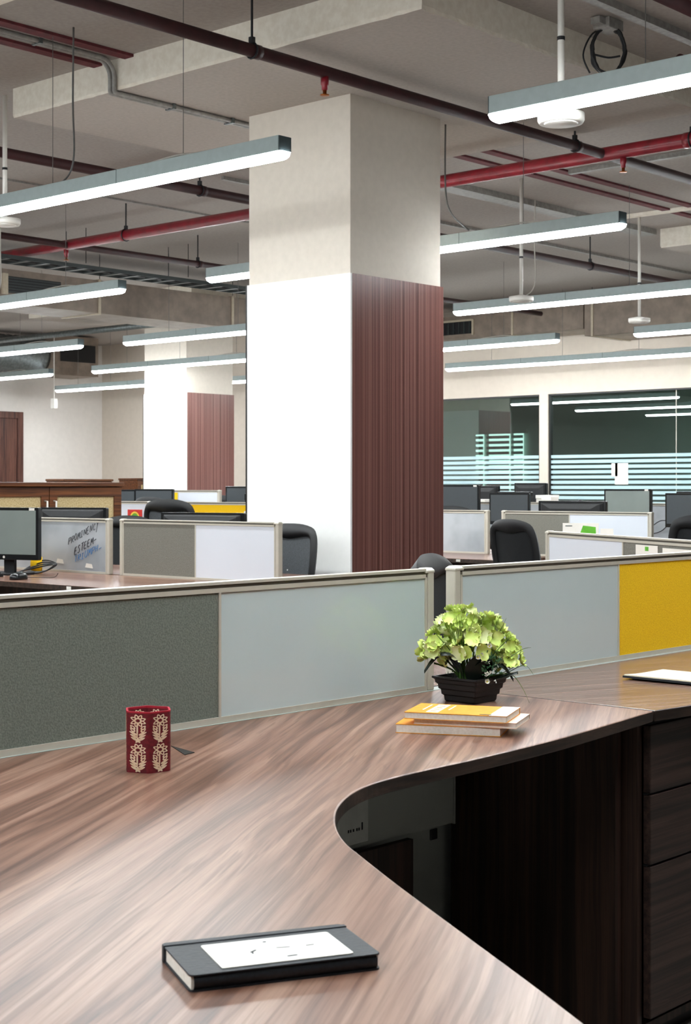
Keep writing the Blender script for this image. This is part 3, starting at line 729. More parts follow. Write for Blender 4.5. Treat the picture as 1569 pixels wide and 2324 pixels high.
# ---------------------------------------------------------------- pen holder
def petal_ring(c, d, L, w, hole=.5):
    """outline petal in face coords from c in direction d: list of outer and inner loops"""
    d = Vector(d).normalized(); n = Vector((-d.y, d.x)); out = []; inn = []
    for k in range(12):
        a = 2 * math.pi * k / 12
        p = (math.cos(a) * .5 + .5); q = math.sin(a) * .5 * (1 - .35 * math.cos(a))
        out.append(Vector(c) + d * L * p + n * w * q)
        inn.append(Vector(c) + d * L * (.5 + (p - .5) * hole) + n * w * q * hole)
    return out, inn
ph = thing('pen_holder', 'hexagonal maroon cloth pen holder with cream floral block print', 'pen holder', (1.724, 2.004, ZT), 0)
HR, HH = .0415, .102
def hexring(r, z, rot=52):
    pts = []
    for k in range(6):
        a = R(60 * k + rot); c = Vector((math.cos(a), math.sin(a)))
        t1 = Vector((-math.sin(a), math.cos(a)))
        for s in (-1, -.4, .4, 1): pts.append((c.x * (r - abs(s) * .0016) + t1.x * s * .0045, c.y * (r - abs(s) * .0016) + t1.y * s * .0045, z))
    return pts
MB().rings([hexring(HR, 0), hexring(HR, .001), hexring(HR, HH)], False).build('outer_wall', 'redcloth', ph)
MB().rings([hexring(HR - .003, .003), hexring(HR - .003, HH - .001)], False).build('inner_wall', 'redcloth', ph)
MB().rings([hexring(HR + .0003, HH - .002), hexring(HR + .0004, HH + .0006), hexring(HR - .0032, HH + .0006), hexring(HR - .0032, HH - .003)], False).build('rim', 'redrim', ph)
MB().rings([hexring(HR - .001, .0005), hexring(HR - .001, .003)]).build('base', 'redcloth', ph)
def motif(mb, put, cy, s):
    def P(out, inn):
        mb.rings([[put(p) for p in out], [put(p) for p in inn]], False)
    fl = Vector((0, cy + .012 * s))
    for k in range(8):
        a = R(-60 + 300 * k / 7 - 0); d = (math.sin(a), math.cos(a)); P(*petal_ring(fl + Vector(d) * .0025 * s, d, .0085 * s, .0056 * s, .45))
    def solid(c, d, L, w):
        o, i = petal_ring(c, d, L, w, .02); mb.rings([[put(p) for p in o], [put(p) for p in i]], False)
    solid((-.0009, fl.y - .003), (0, -1), .030 * s, .0022)
    for k in range(5):
        y = cy + .001 * s - k * .0042 * s
        for sg in (-1, 1):
            if k < 2: P(*petal_ring((sg * .004 * s, y - .004), (sg * .8, 1), .0095 * s, .005 * s, .42))
            else: solid((sg * .001, y - .005), (sg, .62), (.0145 - .0012 * k) * s, .0036 * s)
    for k in range(5):
        a = R(90 + 72 * k); solid((.0, cy - .021 * s), (math.cos(a), math.sin(a)), .005 * s, .0032 * s)
for k in range(6):
    a = R(60 * k + 82); nrm = Vector((math.cos(a), math.sin(a), 0)); tg = Vector((-math.sin(a), math.cos(a), 0))
    ap = (HR - .0016) * math.cos(R(30)) + .0027
    put = lambda p, nrm=nrm, tg=tg: tuple(nrm * ap + tg * p[0] * 1.45 + Vector((0, 0, p[1])))
    mb = MB(); motif(mb, put, .0265, 1.0); motif(mb, put, .0755, 1.0)
    mb.build('floral_print', 'printc', ph)
    # the same print shows inside at the top
    ap2 = ap - .0068
    put2 = lambda p, nrm=nrm, tg=tg: tuple(nrm * ap2 + tg * p[0] * 1.3 + Vector((0, 0, p[1])))
    mb = MB(); motif(mb, put2, .078, .9); mb.build('floral_print', 'printc', ph)
# triangular cable opening beside it
o = MB().prism([(1.905, 2.15), (1.857, 2.059), (1.886, 2.065)], ZT, ZT + .0012).build('cable_grommet', 'black_trim'); tag(o, 'dark triangular cable opening in the desktop beside the pen holder', 'grommet')

# ---------------------------------------------------------------- notebook
nb = thing('notebook', 'black pocket notebook with elastic band and a white card on top', 'notebook', (1.1008, 1.0936, ZT), -27)
LX, LY, TH = .098, .056, .0165
def slab(w, l, r, z0, z1): return MB().prism(rrect(w, l, r), z0, z1)
slab(2 * LX, 2 * LY, .006, 0, .0018).build('back_cover', 'navy', nb)
slab(2 * LX, 2 * LY, .006, TH - .0018, TH).build('front_cover', 'navy', nb, bevel=.0006)
box('page_block', 'pages', nb, -LX + .002, LX - .003, -LY + .003, LY - .003, .0018, TH - .0018)
MB().rings([[(x, -LY + .004 - .0045 * math.sin(math.pi * k / 8), TH * k / 8) for k in range(9)] for x in (-LX + .004, LX - .004)], False, False).build('spine', 'navy', nb, True)
box('back_lip', 'navy', nb, LX - .004, LX - .002, -LY + .004, LY - .004, .0015, TH - .0015)
box('elastic_band', 'navy', nb, -LX - .0008, LX + .0008, LY - .014, LY - .007, -.0, TH + .0012, bevel=.0006)
cd = thing('card', 'white card with grey specks lying on the black notebook', 'card', (1.1008, 1.0936, ZT + TH), -27)
MB().prism(rrect(.136, .078, .003, 3, .004, -.0095), .0002, .0012).build('card_sheet', 'paper', cd)
for x, y, w, l, r in ((-.02, -.008, .010, .0025, 40), (.012, -.006, .014, .0018, -8), (.04, -.008, .009, .0018, 4), (.012, -.035, .011, .003, 4), (.0, .018, .004, .003, 10), (-.022, -.012, .008, .002, 80)):
    MB().prism(rrect(w, l, l * .45, 3), 0, .0003).build('ink_mark', 'ink_grey', cd, loc=(x, y, .0012), rot=(0, 0, R(r)))

# ---------------------------------------------------------------- books
def book(label, corner, ang, L, Wd, z0, th, cover, spine_front=False, lower=None):
    t = thing('book', label, 'book', (corner[0], corner[1], z0), ang, 'books beside the plant')
    # local: x along the long front edge, y away from the camera
    box('back_cover', lower or cover, t, 0, L, 0, Wd, 0, .0012)
    box('page_block', 'pages', t, .0012, L - .0015, .001, Wd - .001, .0012, th - .0012)
    fc = box('front_cover', cover, t, 0, L, 0, Wd, th - .0012, th)
    box('spine', lower or cover, t, 0, L, Wd - .001, Wd, 0, th)
    return t, fc
c0 = (2.303, 1.942)
b1, _ = book('lowest book with yellow cover in the stack beside the plant', c0, -62.6, .207, .132, ZT, .0175, 'orange')
b2, _ = book('middle book with pale cover in the stack, shifted to the right', (2.325, 1.915), -66.5, .204, .13, ZT + .0175, .0112, 'pinkish')
b3, fc = book('top book with orange cover and white band beside the plant', (2.309, 1.925), -66, .203, .128, ZT + .0287, .0132, 'orange')
z = .0132
box('white_band', 'paper', fc, .168, .203, 0, .128, z, z + .0003)
box('title_panel', 'paper', fc, .040, .064, .012, .116, z, z + .0003)
for k in range(4): box('title_mark', 'orange', fc, .046, .058, .022 + k * .024, .030 + k * .024, z + .0003, z + .0005)
for x, y0, y1 in ((.026, .04, .11), (.075, .05, .11)): box('title_line', 'paper', fc, x, x + .003, y0, y1, z, z + .0003)
box('ink_mark', 'ink', fc, .148, .172, .006, .012, z + .0003, z + .0005)

# notepad at the right edge
np_ = thing('notepad', 'open notepad with cream page and dark cover at the right edge', 'notepad', (3.32, 1.86, ZT), 0)
def curl(mb, x0, x1, y0, y1, z, th, up):
    n = 10; rr = []
    for k in range(n + 1):
        x = x0 + (x1 - x0) * k / n; e = up * max(0, 1 - (x - x0) / .09) ** 2
        rr.append([(x, y0, z + e), (x, y1, z + e + .001), (x, y1, z + th + e + .001), (x, y0, z + th + e)])
    return mb.rings(rr)
curl(MB(), -.002, .195, 0, .198, .0, .005, .004).build('cover', 'navy', np_)
curl(MB(), .002, .19, .003, .196, .005, .003, .004).build('page', 'cream_paper', np_)

# ---------------------------------------------------------------- potted flowers
pt = thing('potted_flowers', 'lime green artificial hydrangea in a black stepped square pot', 'plant', (2.757, 2.105, ZT))
prof = [(.040, 0), (.0425, .004), (.0435, .014), (.0475, .017), (.0485, .027), (.0525, .030), (.0535, .040), (.0575, .043), (.0585, .050), (.063, .053), (.063, .057), (.057, .057), (.055, .045)]
def sq(s, z): return [(x, y, z) for x, y in rrect(2 * s, 2 * s, .004, 2)]
MB().rings([sq(s, z) for s, z in prof], False).build('pot', 'pot', pt)
MB().rings([sq(.040, 0), sq(.040, .003)]).build('pot_base', 'pot', pt)
box('soil', 'leaf', pt, -.054, .054, -.054, .054, .04, .046)
# floret: four cupped rounded petals
def floret_mesh(name, mat, petals=4, L=.0165, w=.017):
    mb = MB()
    for p in range(petals):
        a0 = 2 * math.pi * p / petals; ca, sa = math.cos(a0), math.sin(a0); nu, nv = 4, 5; rows = []
        for i in range(nu + 1):
            u = i / nu; ww = w * math.sin(math.pi * min(1, .12 + .80 * u)) ** .8; row = []
            for j in range(nv):
                s = (j / (nv - 1) - .5)
                x = L * u - .003 * abs(s) * (u > .9) * 2; y = ww * s; z = .006 * u * u + .004 * s * s * 4 * u - .0012 * math.sin(j * 2.2) * u + .0006 * p
                row.append((x * ca - y * sa, x * sa + y * ca, z))
            rows.append(row)
        mb.rings(rows, False, False)
    me = bpy.data.meshes.new(name); me.from_pydata(mb.v, [], mb.f); me.materials.append(M[mat])
    for f in me.polygons: f.use_smooth = True
    return me
FM = [floret_mesh('flower', 'petal'), floret_mesh('flower', 'petal_pale', 5, .0155, .0145), floret_mesh('flower', 'petal', 5, .015, .014)]
rnd = random.Random(3)
cr, cf = Vector((math.sin(R(42)), -math.cos(R(42)), 0)), Vector((math.cos(R(42)), math.sin(R(42)), 0))
CLUST = [((-.068, .0, .118), .036, 15), ((-.028, .01, .160), .044, 22), ((.025, -.01, .150), .042, 22), ((.068, .005, .112), .036, 16), ((.0, .035, .145), .045, 12), ((.004, -.038, .125), .036, 14), ((-.012, .0, .185), .022, 7), ((.082, -.012, .088), .026, 9), ((-.082, -.004, .092), .022, 8)]
for (a, b, c), rad, n in CLUST:
    cen = cr * a + cf * b + Vector((0, 0, c))
    for k in range(n):
        zz = rnd.uniform(-.35, 1); ph_ = rnd.uniform(0, 2 * math.pi); q = math.sqrt(1 - zz * zz)
        d = Vector((q * math.cos(ph_), q * math.sin(ph_), zz))
        o = link('flower', FM[rnd.choice((0, 0, 1, 2))], pt)
        o.location = cen + d * rad * rnd.uniform(.8, 1.02)
        qd = (d + Vector((rnd.uniform(-.3, .3), rnd.uniform(-.3, .3), .2))).normalized().to_track_quat('Z', 'Y')
        o.rotation_euler = (qd @ Euler((0, 0, rnd.uniform(0, 6.28))).to_quaternion()).to_euler()
        s = rnd.uniform(1.1, 1.5); o.scale = (s, s, s)
    MB().tube(spline([(cen.x * .25, cen.y * .25, .045), (cen.x * .5, cen.y * .5, .07), cen - Vector((0, 0, rad * .3))], 4), .0022, 6).build('flower_stem', 'grass', pt, True)
# dark leaves
def leaf(base, tip, w, droop, mat='leaf'):
    base, tip = Vector(base), Vector(tip); d = tip - base; s = d.cross(Vector((0, 0, 1))).normalized(); rows = []
    for i in range(8):
        u = i / 7; c = base + d * u + Vector((0, 0, droop * math.sin(math.pi * u) - .0)); ww = w * math.sin(math.pi * min(1, .05 + .93 * u)) ** .75
        rows.append([c - s * ww + Vector((0, 0, -.004 * u)), c - s * ww * .5 + Vector((0, 0, .003)), c, c + s * ww * .5 + Vector((0, 0, .003)), c + s * ww + Vector((0, 0, -.004 * u))])
    MB().rings(rows, False, False).build('leaf', mat, pt, True)
def cc(a, b, c): return cr * a + cf * b + Vector((0, 0, c))
leaf(cc(-.02, -.01, .06), cc(-.105, -.02, .068), .022, .045); leaf(cc(-.02, -.03, .06), cc(-.07, -.05, .11), .022, .02)
leaf(cc(.03, -.03, .05), cc(.092, -.04, .052), .024, .035); leaf(cc(.04, 0, .06), cc(.10, .0, .09), .026, .02)
leaf(cc(.0, -.045, .045), cc(.012, -.07, .115), .026, .005); leaf(cc(.02, -.03, .05), cc(.035, -.06, .10), .026, .01); leaf(cc(-.015, .02, .05), cc(-.05, .05, .11), .026, .02)
leaf(cc(.02, .03, .05), cc(.05, .06, .11), .026, .02); leaf(cc(.045, -.02, .05), cc(.10, -.05, .07), .022, .0)
# grass blades
def blade(pts, w=.0016):
    p = spline([Vector(x) for x in pts], 6); n = len(p)
    MB().tube(p, [w * (1 - .85 * i / (n - 1)) for i in range(n)], 5).build('grass_blade', 'grass', pt, True)
for k in range(15):
    a = rnd.uniform(-.075, .01); b = rnd.uniform(-.03, .01); h = rnd.uniform(.09, .17); x0 = rnd.uniform(-.028, -.008)
    blade([cc(x0, -.03, .045), cc(x0 + (a - x0) * .3, -.03 + b * .4, .045 + h * .5), cc(a, -.04 + b, .045 + h)], .0015)
for a, c, e in ((.075, .165, .19), (.055, .16, .185), (.13, .12, .125), (.135, .085, .065), (.12, .085, .08), (-.095, .155, .17), (.09, .14, .15), (.02, .15, .19), (-.03, .15, .2)):
    blade([cc(.0, -.02, .05), cc(a * .5, -.035, c * .75), cc(a * .85, -.045, c), cc(a, -.05, e)])
blade([cc(.045, -.03, .06), cc(.085, -.045, .065), cc(.108, -.055, .04), cc(.125, -.06, .004)])
# tiny sprigs with white flowers
for k in range(46):
    c = cc(rnd.uniform(.018, .058), rnd.uniform(-.07, -.05), rnd.uniform(.055, .115)); mb = MB(); d0 = Vector((rnd.uniform(-1, 1), rnd.uniform(-1, 1), rnd.uniform(-.2, 1))).normalized()
    for j in range(3):
        d = (d0 + Vector((rnd.uniform(-.8, .8), rnd.uniform(-.8, .8), rnd.uniform(-.8, .8)))).normalized(); mb.tube([c, c + d * rnd.uniform(.005, .01)], [.0005, .0013], 4)
    mb.build('sprig', rnd.choice(['sprig', 'sprig', 'wflower']), pt)
for a, c in ((.03, .052), (.01, .105), (.035, .13)):
    o = link('flower', floret_mesh('flower', 'wflower', 5, .007, .006), pt, loc=cc(a, -.078, c)); o.rotation_euler = (-cf + Vector((0, 0, .4))).to_track_quat('Z', 'Y').to_euler()
    MB().lathe([(.0005, .002), (.002, .0025), (.0005, .0045)], 8).build('flower_centre', 'yflower', o)
for k in range(16):
    c = cc(rnd.uniform(-.062, -.025), -.045, rnd.uniform(.05, .10)); MB().tube([c, c + cr * rnd.uniform(-.008, .004) + Vector((0, 0, rnd.uniform(.002, .008)))], [.0012, .0005], 4).build('sprig', 'leaf', pt)
MB().tube(spline([cc(-.015, -.04, .05), cc(-.035, -.045, .085), cc(-.06, -.045, .105)], 5), .0009, 5).build('sprig_stem', 'leaf', pt)
MB().tube(spline([cc(.03, -.045, .05), cc(.045, -.06, .08), cc(.04, -.06, .12)], 5), .0009, 5).build('sprig_stem', 'sprig', pt)

# ---------------------------------------------------------------- office chairs
def make_chair(dark=False):
    t = thing('office_chair', 'x', 'chair', (0, 0, 0), 0, 'office chairs')
    def cv(x, z): return (x, -.23 - .16 * max(0, z - .5) + .45 * x * x, z)        # back surface, chair faces +y
    outer, inner = [], []
    for a, r0 in ((0, 0),):
        o2 = [(-.17, .56), (-.20, .60), (-.225, .72), (-.232, .86), (-.222, .96), (-.19, 1.015), (-.10, 1.04), (0, 1.045), (.10, 1.04), (.19, 1.015), (.222, .96), (.232, .86), (.225, .72), (.20, .60), (.17, .56), (0, .55)]
        i2 = [(-.14, .60), (-.165, .63), (-.185, .73), (-.188, .85), (-.177, .945), (-.15, .972), (-.08, .968), (0, .958), (.08, .968), (.15, .972), (.177, .945), (.188, .85), (.185, .73), (.165, .63), (.14, .60), (0, .595)]
        outer = [tuple(p)[:2] for p in spline([(x, z, 0) for x, z in o2], 3, True)]; inner = [tuple(p)[:2] for p in spline([(x, z, 0) for x, z in i2], 3, True)]
    def off(p, d): x, y, z = cv(*p); return (x, y + d, z)
    mid = [((a[0] + b[0]) / 2, (a[1] + b[1]) / 2) for a, b in zip(outer, inner)]
    MB().rings([[off(p, 0) for p in outer], [off(p, .028) for p in mid], [off(p, .012) for p in inner], [off(p, -.01) for p in inner], [off(p, -.03) for p in mid], [off(p, 0) for p in outer]], False).build('back_frame', 'black', t, True)
    n = len(inner); cx = (0, .77); rr = []
    for f in (1.0, .66, .33, .02): rr.append([off((cx[0] + (p[0] - cx[0]) * f, cx[1] + (p[1] - cx[1]) * f), .0 - .012 * (1 - f)) for p in inner])
    MB().rings(rr, False).build('back_mesh', 'mesh_dark' if dark else 'mesh', t, True)
    MB().rings([[(x, y, z) for x, y in rrect(w, d, .08, 4)] for w, d, z in ((.44, .42, .43), (.49, .47, .445), (.50, .48, .47), (.47, .45, .495))]).build('seat', 'pad', t, True)
    MB().tube(spline([(0, -.1, .42), (0, -.26, .43), (0, -.29, .55), (0, -.275, .7)], 5), .022, 8).build('back_support', 'black', t, True)
    for s in (-1, 1):
        ar = MB().tube(spline([(s * .24, 0, .43), (s * .29, 0, .45), (s * .29, 0, .6), (s * .28, 0, .66)], 4), .016, 8).build('armrest_post', 'black', t, True)
        MB().rings([[(s * .28 + x, y + .02, z) for x, y in rrect(.075, .25, .03, 3)] for z in (.66, .685)]).build('armrest', 'black', ar, True)
    MB().lathe([(.03, .1), (.03, .25), (.02, .26), (.02, .43)], 14).build('gas_column', 'steel', t, True)
    for k in range(5):
        a = R(72 * k + 18); c, s = math.cos(a), math.sin(a)
        lg = MB().tube([(c * .02, s * .02, .13), (c * .30, s * .30, .075)], [.03, .018], 8).build('base_leg', 'black', t, True)
        MB().tube([(c * .3 - s * .02, s * .3 + c * .02, .03), (c * .3 + s * .02, s * .3 - c * .02, .03)], .03, 12).build('caster', 'black', lg, True)
    return t
proto = {False: None, True: None}
def chair(x, y, face, label, dark=False, dz=1.0):
    if proto[dark] is None: o = proto[dark] = make_chair(dark)
    else: o = copy_tree(proto[dark])
    o.location = (x, y, 0); o.rotation_euler = (0, 0, R(face - 90)); o.scale = (1, 1, dz); o['label'] = label
    return o
# face = world direction (degrees) the sitter looks; the back stands .3 m behind the location
def chair_back_at(x, y, face, label, dark=False, dz=1.0):
    return chair(x + .28 * math.cos(R(face)), y + .28 * math.sin(R(face)), face, label, dark, dz)
chair_back_at(4.01, 3.20, -67, 'black office chair seen edge-on through the gap between the near screens', True, .965)
chair_back_at(6.38, 6.20, 184, 'office chair with grey mesh back half hidden by the khaki screen, beside the column', False, .975)
chair_back_at(6.45, 7.72, 190, 'dark office chair behind the gap beside the handwritten board', True, 1.0)
chair_back_at(6.90, 7.80, 8, 'office chair with grey mesh back beyond the khaki screen', False, 1.10)
chair_back_at(7.66, 5.52, -18, 'black office chair at the desk right of the near column', True, .99)
chair_back_at(9.95, 7.80, 10, 'black office chair behind the frosted screen right of the column', True, 1.03)
chair_back_at(7.36, 4.02, 20, 'black office chair cut by the right picture edge', True, 1.04)
chair_back_at(8.42, 9.74, 0, 'far black office chair before the dark blue monitors', True, 1.1)
chair_back_at(10.45, 11.12, 180, 'farthest black office chair below the wood of the farther column', True, 1.1)

# ---------------------------------------------------------------- other desks
def desk(x0, x1, y0, y1, label, front='x0', mat='desk_y', sticker=None):
    t = thing('desk', label, 'desk', (x0, y0, 0), 0, 'straight desks'); dx, dy = x1 - x0, y1 - y0
    tp = box('desktop', mat, t, 0, dx, 0, dy, ZT - .025, ZT)
    fx = -.001 if front == 'x0' else dx
    box('edge_band', 'edge', tp, fx, fx + .001, 0, dy, ZT - .026, ZT - .001)
    for y in (.0, dy - .025): box('gable', 'gable', t, .03, dx - .03, y, y + .025, 0, ZT - .025)
    mx = dx - .05 if front == 'x0' else .03
    box('modesty_panel', 'gable', t, mx, mx + .02, .025, dy - .025, .2, ZT - .025)
    if sticker: box('sticker', 'paper', t, fx - .002, fx - .001, sticker - y0 - .035, sticker - y0, ZT - .02, ZT - .004)
    return t
desk(4.67, 5.40, 4.95, 8.3, 'walnut desk left of the near column carrying the grey screened monitor', sticker=6.03)
desk(5.44, 6.12, 5.0, 8.3, 'walnut desk behind the khaki screen left of the column', front='x1')
desk(8.16, 8.88, 6.0, 7.85, 'walnut desk end showing right of the near column', sticker=6.35)
desk(8.92, 9.58, 5.2, 7.85, 'walnut desk behind the frosted screen on the right', front='x1')
desk(10.95, 11.62, 6.0, 9.2, 'far desk carrying the grey monitors on the right')
desk(11.68, 12.3, 6.0, 9.2, 'far desk before the glazed wall with black monitors', front='x1')
desk(7.4, 7.97, 8.05, 10.9, 'far desk before the yellow and white screens')
desk(8.97, 9.53, 9.3, 12.2, 'far desk carrying the dark blue monitors left')
desk(9.6, 10.15, 8.8, 10.75, 'farthest desk beside the farther column')
dk = desk(0, .6, .1, 1.42, 'walnut desk behind the angled white screen, carrying the green flyer'); dk.location = (HUB2[0] + .05 + .05 + .025, HUB2[1] + .087, 0); dk.rotation_euler = (0, 0, R(-30))
o = MB().lathe([(.035, ZT), (.035, ZT + .002), (.028, ZT + .002), (.027, ZT + .0005)], 20, (5.02, 5.55)).build('cable_grommet', 'black'); tag(o, 'round black cable grommet in the desk left of the column', 'grommet')

# ---------------------------------------------------------------- monitors
def monitor(x, y, face, top, label, w=.46, h=.285, screen='screen', logo=False, z=ZT, sticker=False, tilt=0, stand=True):
    """face = direction the picture side looks; local -y is the picture side"""
    t = thing('monitor', label, 'monitor', (x, y, z), face + 90, 'monitors')
    T = top - z; b = T - h
    hd = MB().prism([(px, pz) for px, pz in rrect(w, h, .006, 2)], 0, .03); hd.v = [(a, c - .015 + .0, bb + b + h / 2) for a, bb, c in hd.v]
    hd = hd.build('casing', 'gloss_black', t, bevel=.002)
    r = [[(sx * w / 2 * f, .015 + d, b + h / 2 + sz * h / 2 * f) for sx, sz in ((-1, -1), (1, -1), (1, 1), (-1, 1))] for f, d in ((.94, 0), (.86, .018), (.6, .03))]
    MB().rings(r).build('back_shell', 'black', hd, bevel=.006)
    box('screen', screen, hd, -w / 2 + .016, w / 2 - .016, -.0165, -.015, b + .03, T - .016)
    if logo: MB().lathe([(.0075, 0), (.0075, .001)], 16).build('logo', 'disc', hd, loc=(0, -.0155, b + .015), rot=(R(90), 0, 0))
    if sticker: box('sticker', 'paper', hd, w / 2 - .06, w / 2 - .025, -.017, -.015, T - .016, T - .003)
    if stand:
        box('neck', 'black', t, -.035, .035, .03, .05, .01, b + .12)
        MB().prism(rrect(.24, .17, .03, 4, 0, .035), 0, .012).build('stand_base', 'black', t, bevel=.003)
    return t
monitor(5.02, 7.02, 196, 1.118, 'monitor with grey screen and round logo on the left desk', logo=True, sticker=True)
monitor(5.72, 7.32, 20, 1.108, 'black monitor top peeking over the handwritten board', screen='screen_dark', h=.27)
monitor(5.80, 6.28, 15, 1.088, 'wide black monitor top peeking over the khaki and white screen', w=.54, h=.27, screen='screen_dark')
monitor(9.28, 10.70, 200, 1.21, 'dark blue monitor before the white column base, left', w=.40, h=.27, screen='screen_dark')
monitor(9.28, 11.22, 200, 1.205, 'dark blue monitor close to the teak cabinet edge', w=.40, h=.27, screen='screen_dark')
monitor(9.78, 10.02, 200, 1.235, 'tall dark monitor at the left edge of the near column', w=.40, h=.30, screen='screen_dark', sticker=True)
monitor(9.62, 9.72, 205, 1.17, 'small black monitor in front of the tall dark one', w=.22, h=.2, screen='screen_dark')
monitor(11.35, 8.79, 180, 1.248, 'dark grey monitor with sticker right of the near column', screen='screen_dark', sticker=True)
monitor(11.35, 8.22, 190, 1.174, 'dark grey monitor rising above the chair right of the column', w=.40, screen='screen_dark')
monitor(11.35, 6.985, 180, 1.212, 'lighter grey monitor with sticker behind the white screen', sticker=True)
monitor(11.36, 6.40, 178, 1.178, 'dark grey monitor cut by the right picture edge', screen='screen_dark')
monitor(9.22, 6.13, 5, 1.13, 'wide black monitor top above the khaki screen on the right', w=.54, h=.28, screen='screen_dark')
monitor(12.02, 9.05, 0, 1.24, 'black monitor back half hidden by the dark grey monitor', w=.44, screen='screen_dark')
monitor(11.82, 8.50, 350, 1.185, 'black monitor back right of the dark grey monitor', w=.44, screen='screen_dark')
monitor(12.18, 8.57, 4, 1.268, 'black monitor against the white post of the glazed wall', w=.36, h=.26, screen='screen_dark')
monitor(12.0, 6.72, 340, 1.19, 'black monitor back at the right of the lighter grey monitor', w=.44, screen='screen_dark')
# keyboard, mouse and cables at the left monitor
t = thing('keyboard', 'black keyboard before the left monitor', 'keyboard', (4.76, 7.0, ZT), -85)
box('keyboard_body', 'black', t, -.3, .14, 0, .13, 0, .018, bevel=.004)
km = bpy.data.meshes.new('key'); k0 = MB().box(-.007, .007, -.007, .007, 0, .006); km.from_pydata(k0.v, [], k0.f); km.materials.append(M['gloss_black'])
for r in range(5):
    for c in range(20): link('key', km, t, loc=(-.285 + c * .0215, .018 + r * .023, .018))
t = thing('computer_mouse', 'black mouse lying beside the left monitor stand', 'mouse', (4.80, 6.60, ZT), -75)
MB().rings([[(x * s, y * s, z) for x, y in rrect(.062, .11, .028, 5)] for s, z in ((.95, 0), (1, .008), (.96, .02), (.8, .03), (.45, .036), (.05, .037))]).build('mouse_body', 'gloss_black', t, True)
MB().tube([(-.004, .03, .033), (.004, .03, .033)], .008, 10).build('scroll_wheel', 'galv', t)
MB().tube(spline([(0, .055, .01), (.02, .12, .006), (.1, .16, .006), (.16, .12, .03)], 6), .002, 6).build('mouse_cable', 'black', t, True)
for k in range(4):
    rr = random.Random(20 + k); x, y = 5.20 + .03 * k, 6.98 + .03 * k
    o = MB().tube(spline([(x, y + .16, .752 + .004), (x + .03, y + .02, .785 + .01 * k), (x + .05, y - .08, .80), (x - .02, y - .12, .775), (x - .05, y - .06, .757), (x - .02, y + .08, .757)], 6), .004, 6).build('monitor_cable', 'black', None, True)
    tag(o, ['black cable looping up behind the left monitor', 'second black cable loop behind the left monitor, a little higher', 'third black cable loop behind the left monitor near the board', 'highest black cable loop behind the left monitor'][k], 'cable', 'cables behind the left monitor')
o = MB().lathe([(.03, 0), (.034, .04), (.032, .085), (.02, .09)], 20).build('yellow_cup', 'fab_yellow', None, True); o.location = (5.30, 7.12, ZT); tag(o, 'yellow cup behind the left monitor stand', 'cup')
o = MB().lathe([(.045, 0), (.05, .03), (.05, .075), (.03, .08)], 20).build('yellow_pouch', 'fab_yellow', None, True); o.location = (5.2, 7.45, ZT); tag(o, 'yellow pouch at the left picture edge under the monitor', 'pouch')

# ---------------------------------------------------------------- cabinets with woven door panels
def cabinet(x, y, doors, dw, h, label, depth=.42):
    t = thing('cabinet', label, 'cabinet', (x, y, 0), 0); Wd = doors * dw
    MB().box(0, .025, .022, depth, 0, h - .03).box(Wd - .025, Wd, .022, depth, 0, h - .03).box(.025, Wd - .025, depth - .015, depth, .06, h - .03).box(.025, Wd - .025, .022, depth - .015, .06, .08).build('carcass', 'cab_wood', t)
    box('top', 'cab_wood', t, -.012, Wd + .012, -.015, depth + .01, h - .03, h, bevel=.004)
    for k in range(doors):
        a, b = k * dw + .003, (k + 1) * dw - .003
        z0, z1, s = .07, h - .034, .065
        d = MB().box(a, a + s, 0, .022, z0, z1).box(b - s, b, 0, .022, z0, z1).box(a + s, b - s, 0, .022, z1 - s, z1).box(a + s, b - s, 0, .022, z0, z0 + s).build('door', 'cab_wood', t)
        box('woven_panel', 'cane', d, a + s, b - s, .009, .016, z0 + s, z1 - s)
        hx = b - .035 if k % 2 == 0 else a + .035
        MB().tube([(hx, 0, h - .30), (hx, -.028, h - .30), (hx, -.028, h - .13), (hx, 0, h - .13)], .006, 8).build('handle', 'disc', d, True)
    box('plinth', 'black_trim', t, .03, Wd - .03, .03, depth - .02, 0, .06)
    return t
cabinet(5.87, 8.6, 2, .64, 1.262, 'teak cabinet with woven beige door panels behind the left monitor')
cabinet(14.85, 17.5, 1, .7, 1.36, 'far small teak cabinet with a beige panel left of the farther column')
cabinet(13.74, 17.8, 2, .44, 1.344, 'dark top of a far cabinet behind the teak one')

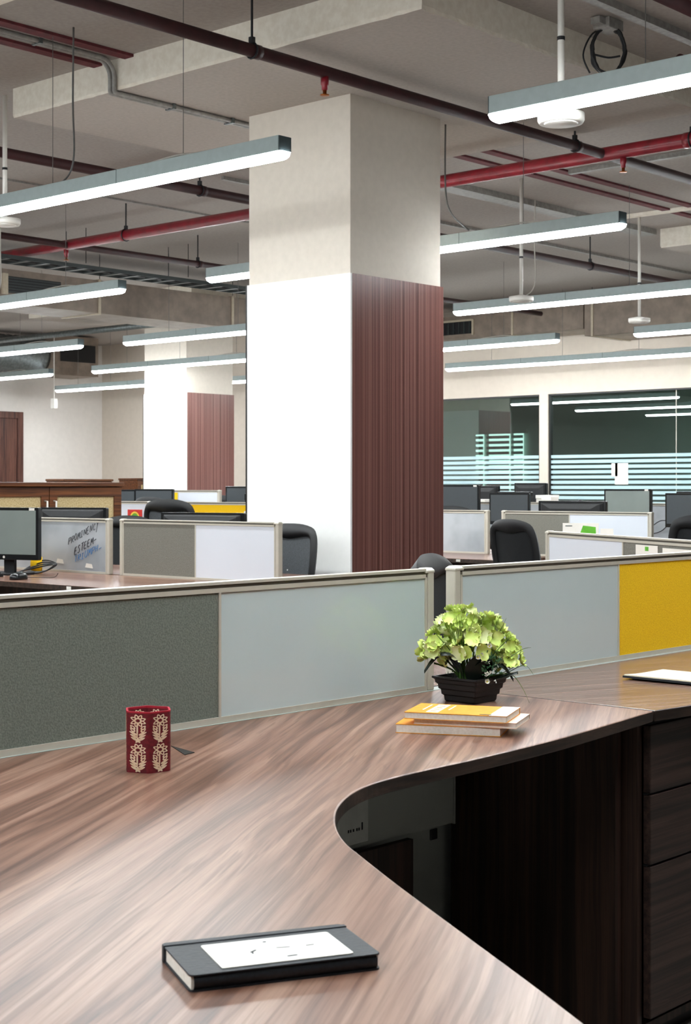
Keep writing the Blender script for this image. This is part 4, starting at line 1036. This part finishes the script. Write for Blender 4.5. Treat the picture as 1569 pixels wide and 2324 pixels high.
# ---------------------------------------------------------------- small things on the far desks
t = thing('flyer_stand', 'white flyer with a green leaf picture standing behind the angled screen', 'flyer', (5.43, 3.66, ZT), -62)
MB().box(0, .15, 0, .004, 0, .328).build('flyer_sheet', 'paper', t)
MB().add([(.06, -.001, .25), (.14, -.001, .25), (.138, -.001, .312), (.085, -.001, .318)], [(0, 1, 2, 3)]).build('leaf_print', 'green', t)
box('text_line', 'ink_grey', t, .012, .04, -.001, 0, .315, .318); box('fold', 'paper', t, .156, .21, .01, .014, 0, .305)
box('support', 'paper', t, .03, .14, .004, .05, 0, .004)
def carton(x, y, rz, w, d, h, mat, label, z=ZT, name='paper_box'):
    t = thing(name, label, 'box', (x, y, z), rz); box('box_body', mat, t, -w / 2, w / 2, -d / 2, d / 2, 0, h, bevel=.003); box('box_lid', mat, t, -w / 2 - .004, w / 2 + .004, -d / 2 - .004, d / 2 + .004, h - .03, h + .003, bevel=.003); return t
carton(12.03, 8.28, 4, .16, .15, .40, 'paper', 'white box on the far desk at the foot of the white post')
carton(11.86, 8.14, 0, .1, .1, .385, 'paper', 'smaller white box in front of the one at the white post', name='paper_box')
carton(11.78, 8.84, 0, .1, .1, .36, 'paper', 'narrow white packet between the far monitors', name='paper_box')
o = MB().lathe([(.025, 0), (.03, .1), (.03, .28), (.028, .30), (.012, .33), (.012, .345)], 16).build('water_bottle', 'blue', None, True); o.location = (12.1, 8.10, ZT); tag(o, 'blue bottle top above the far wide monitor', 'bottle')
o = MB().lathe([(.06, 0), (.07, .1), (.07, .25), (.05, .33), (.01, .36)], 16).build('desk_bag', 'black', None, True); o.location = (12.1, 7.96, ZT); tag(o, 'black rounded bag beside the blue bottle', 'bag')
o = thing('paper_notice', 'white paper sheet taped to the big tinted glass pane', 'paper', (WX + .038, 10.53, 1.262)); box('sheet', 'paper', o, 0, .002, 0, .195, 0, .273); box('sheet', 'paper', o, 0, .002, .156, .247, .104, .273)
o = thing('paper_cup', 'white cup on the farthest desk by the near column', 'cup', (9.7, 9.9, ZT)); MB().lathe([(.03, 0), (.04, .36), (.036, .36), (.03, .02)], 16).build('cup_body', 'paper', o, True)
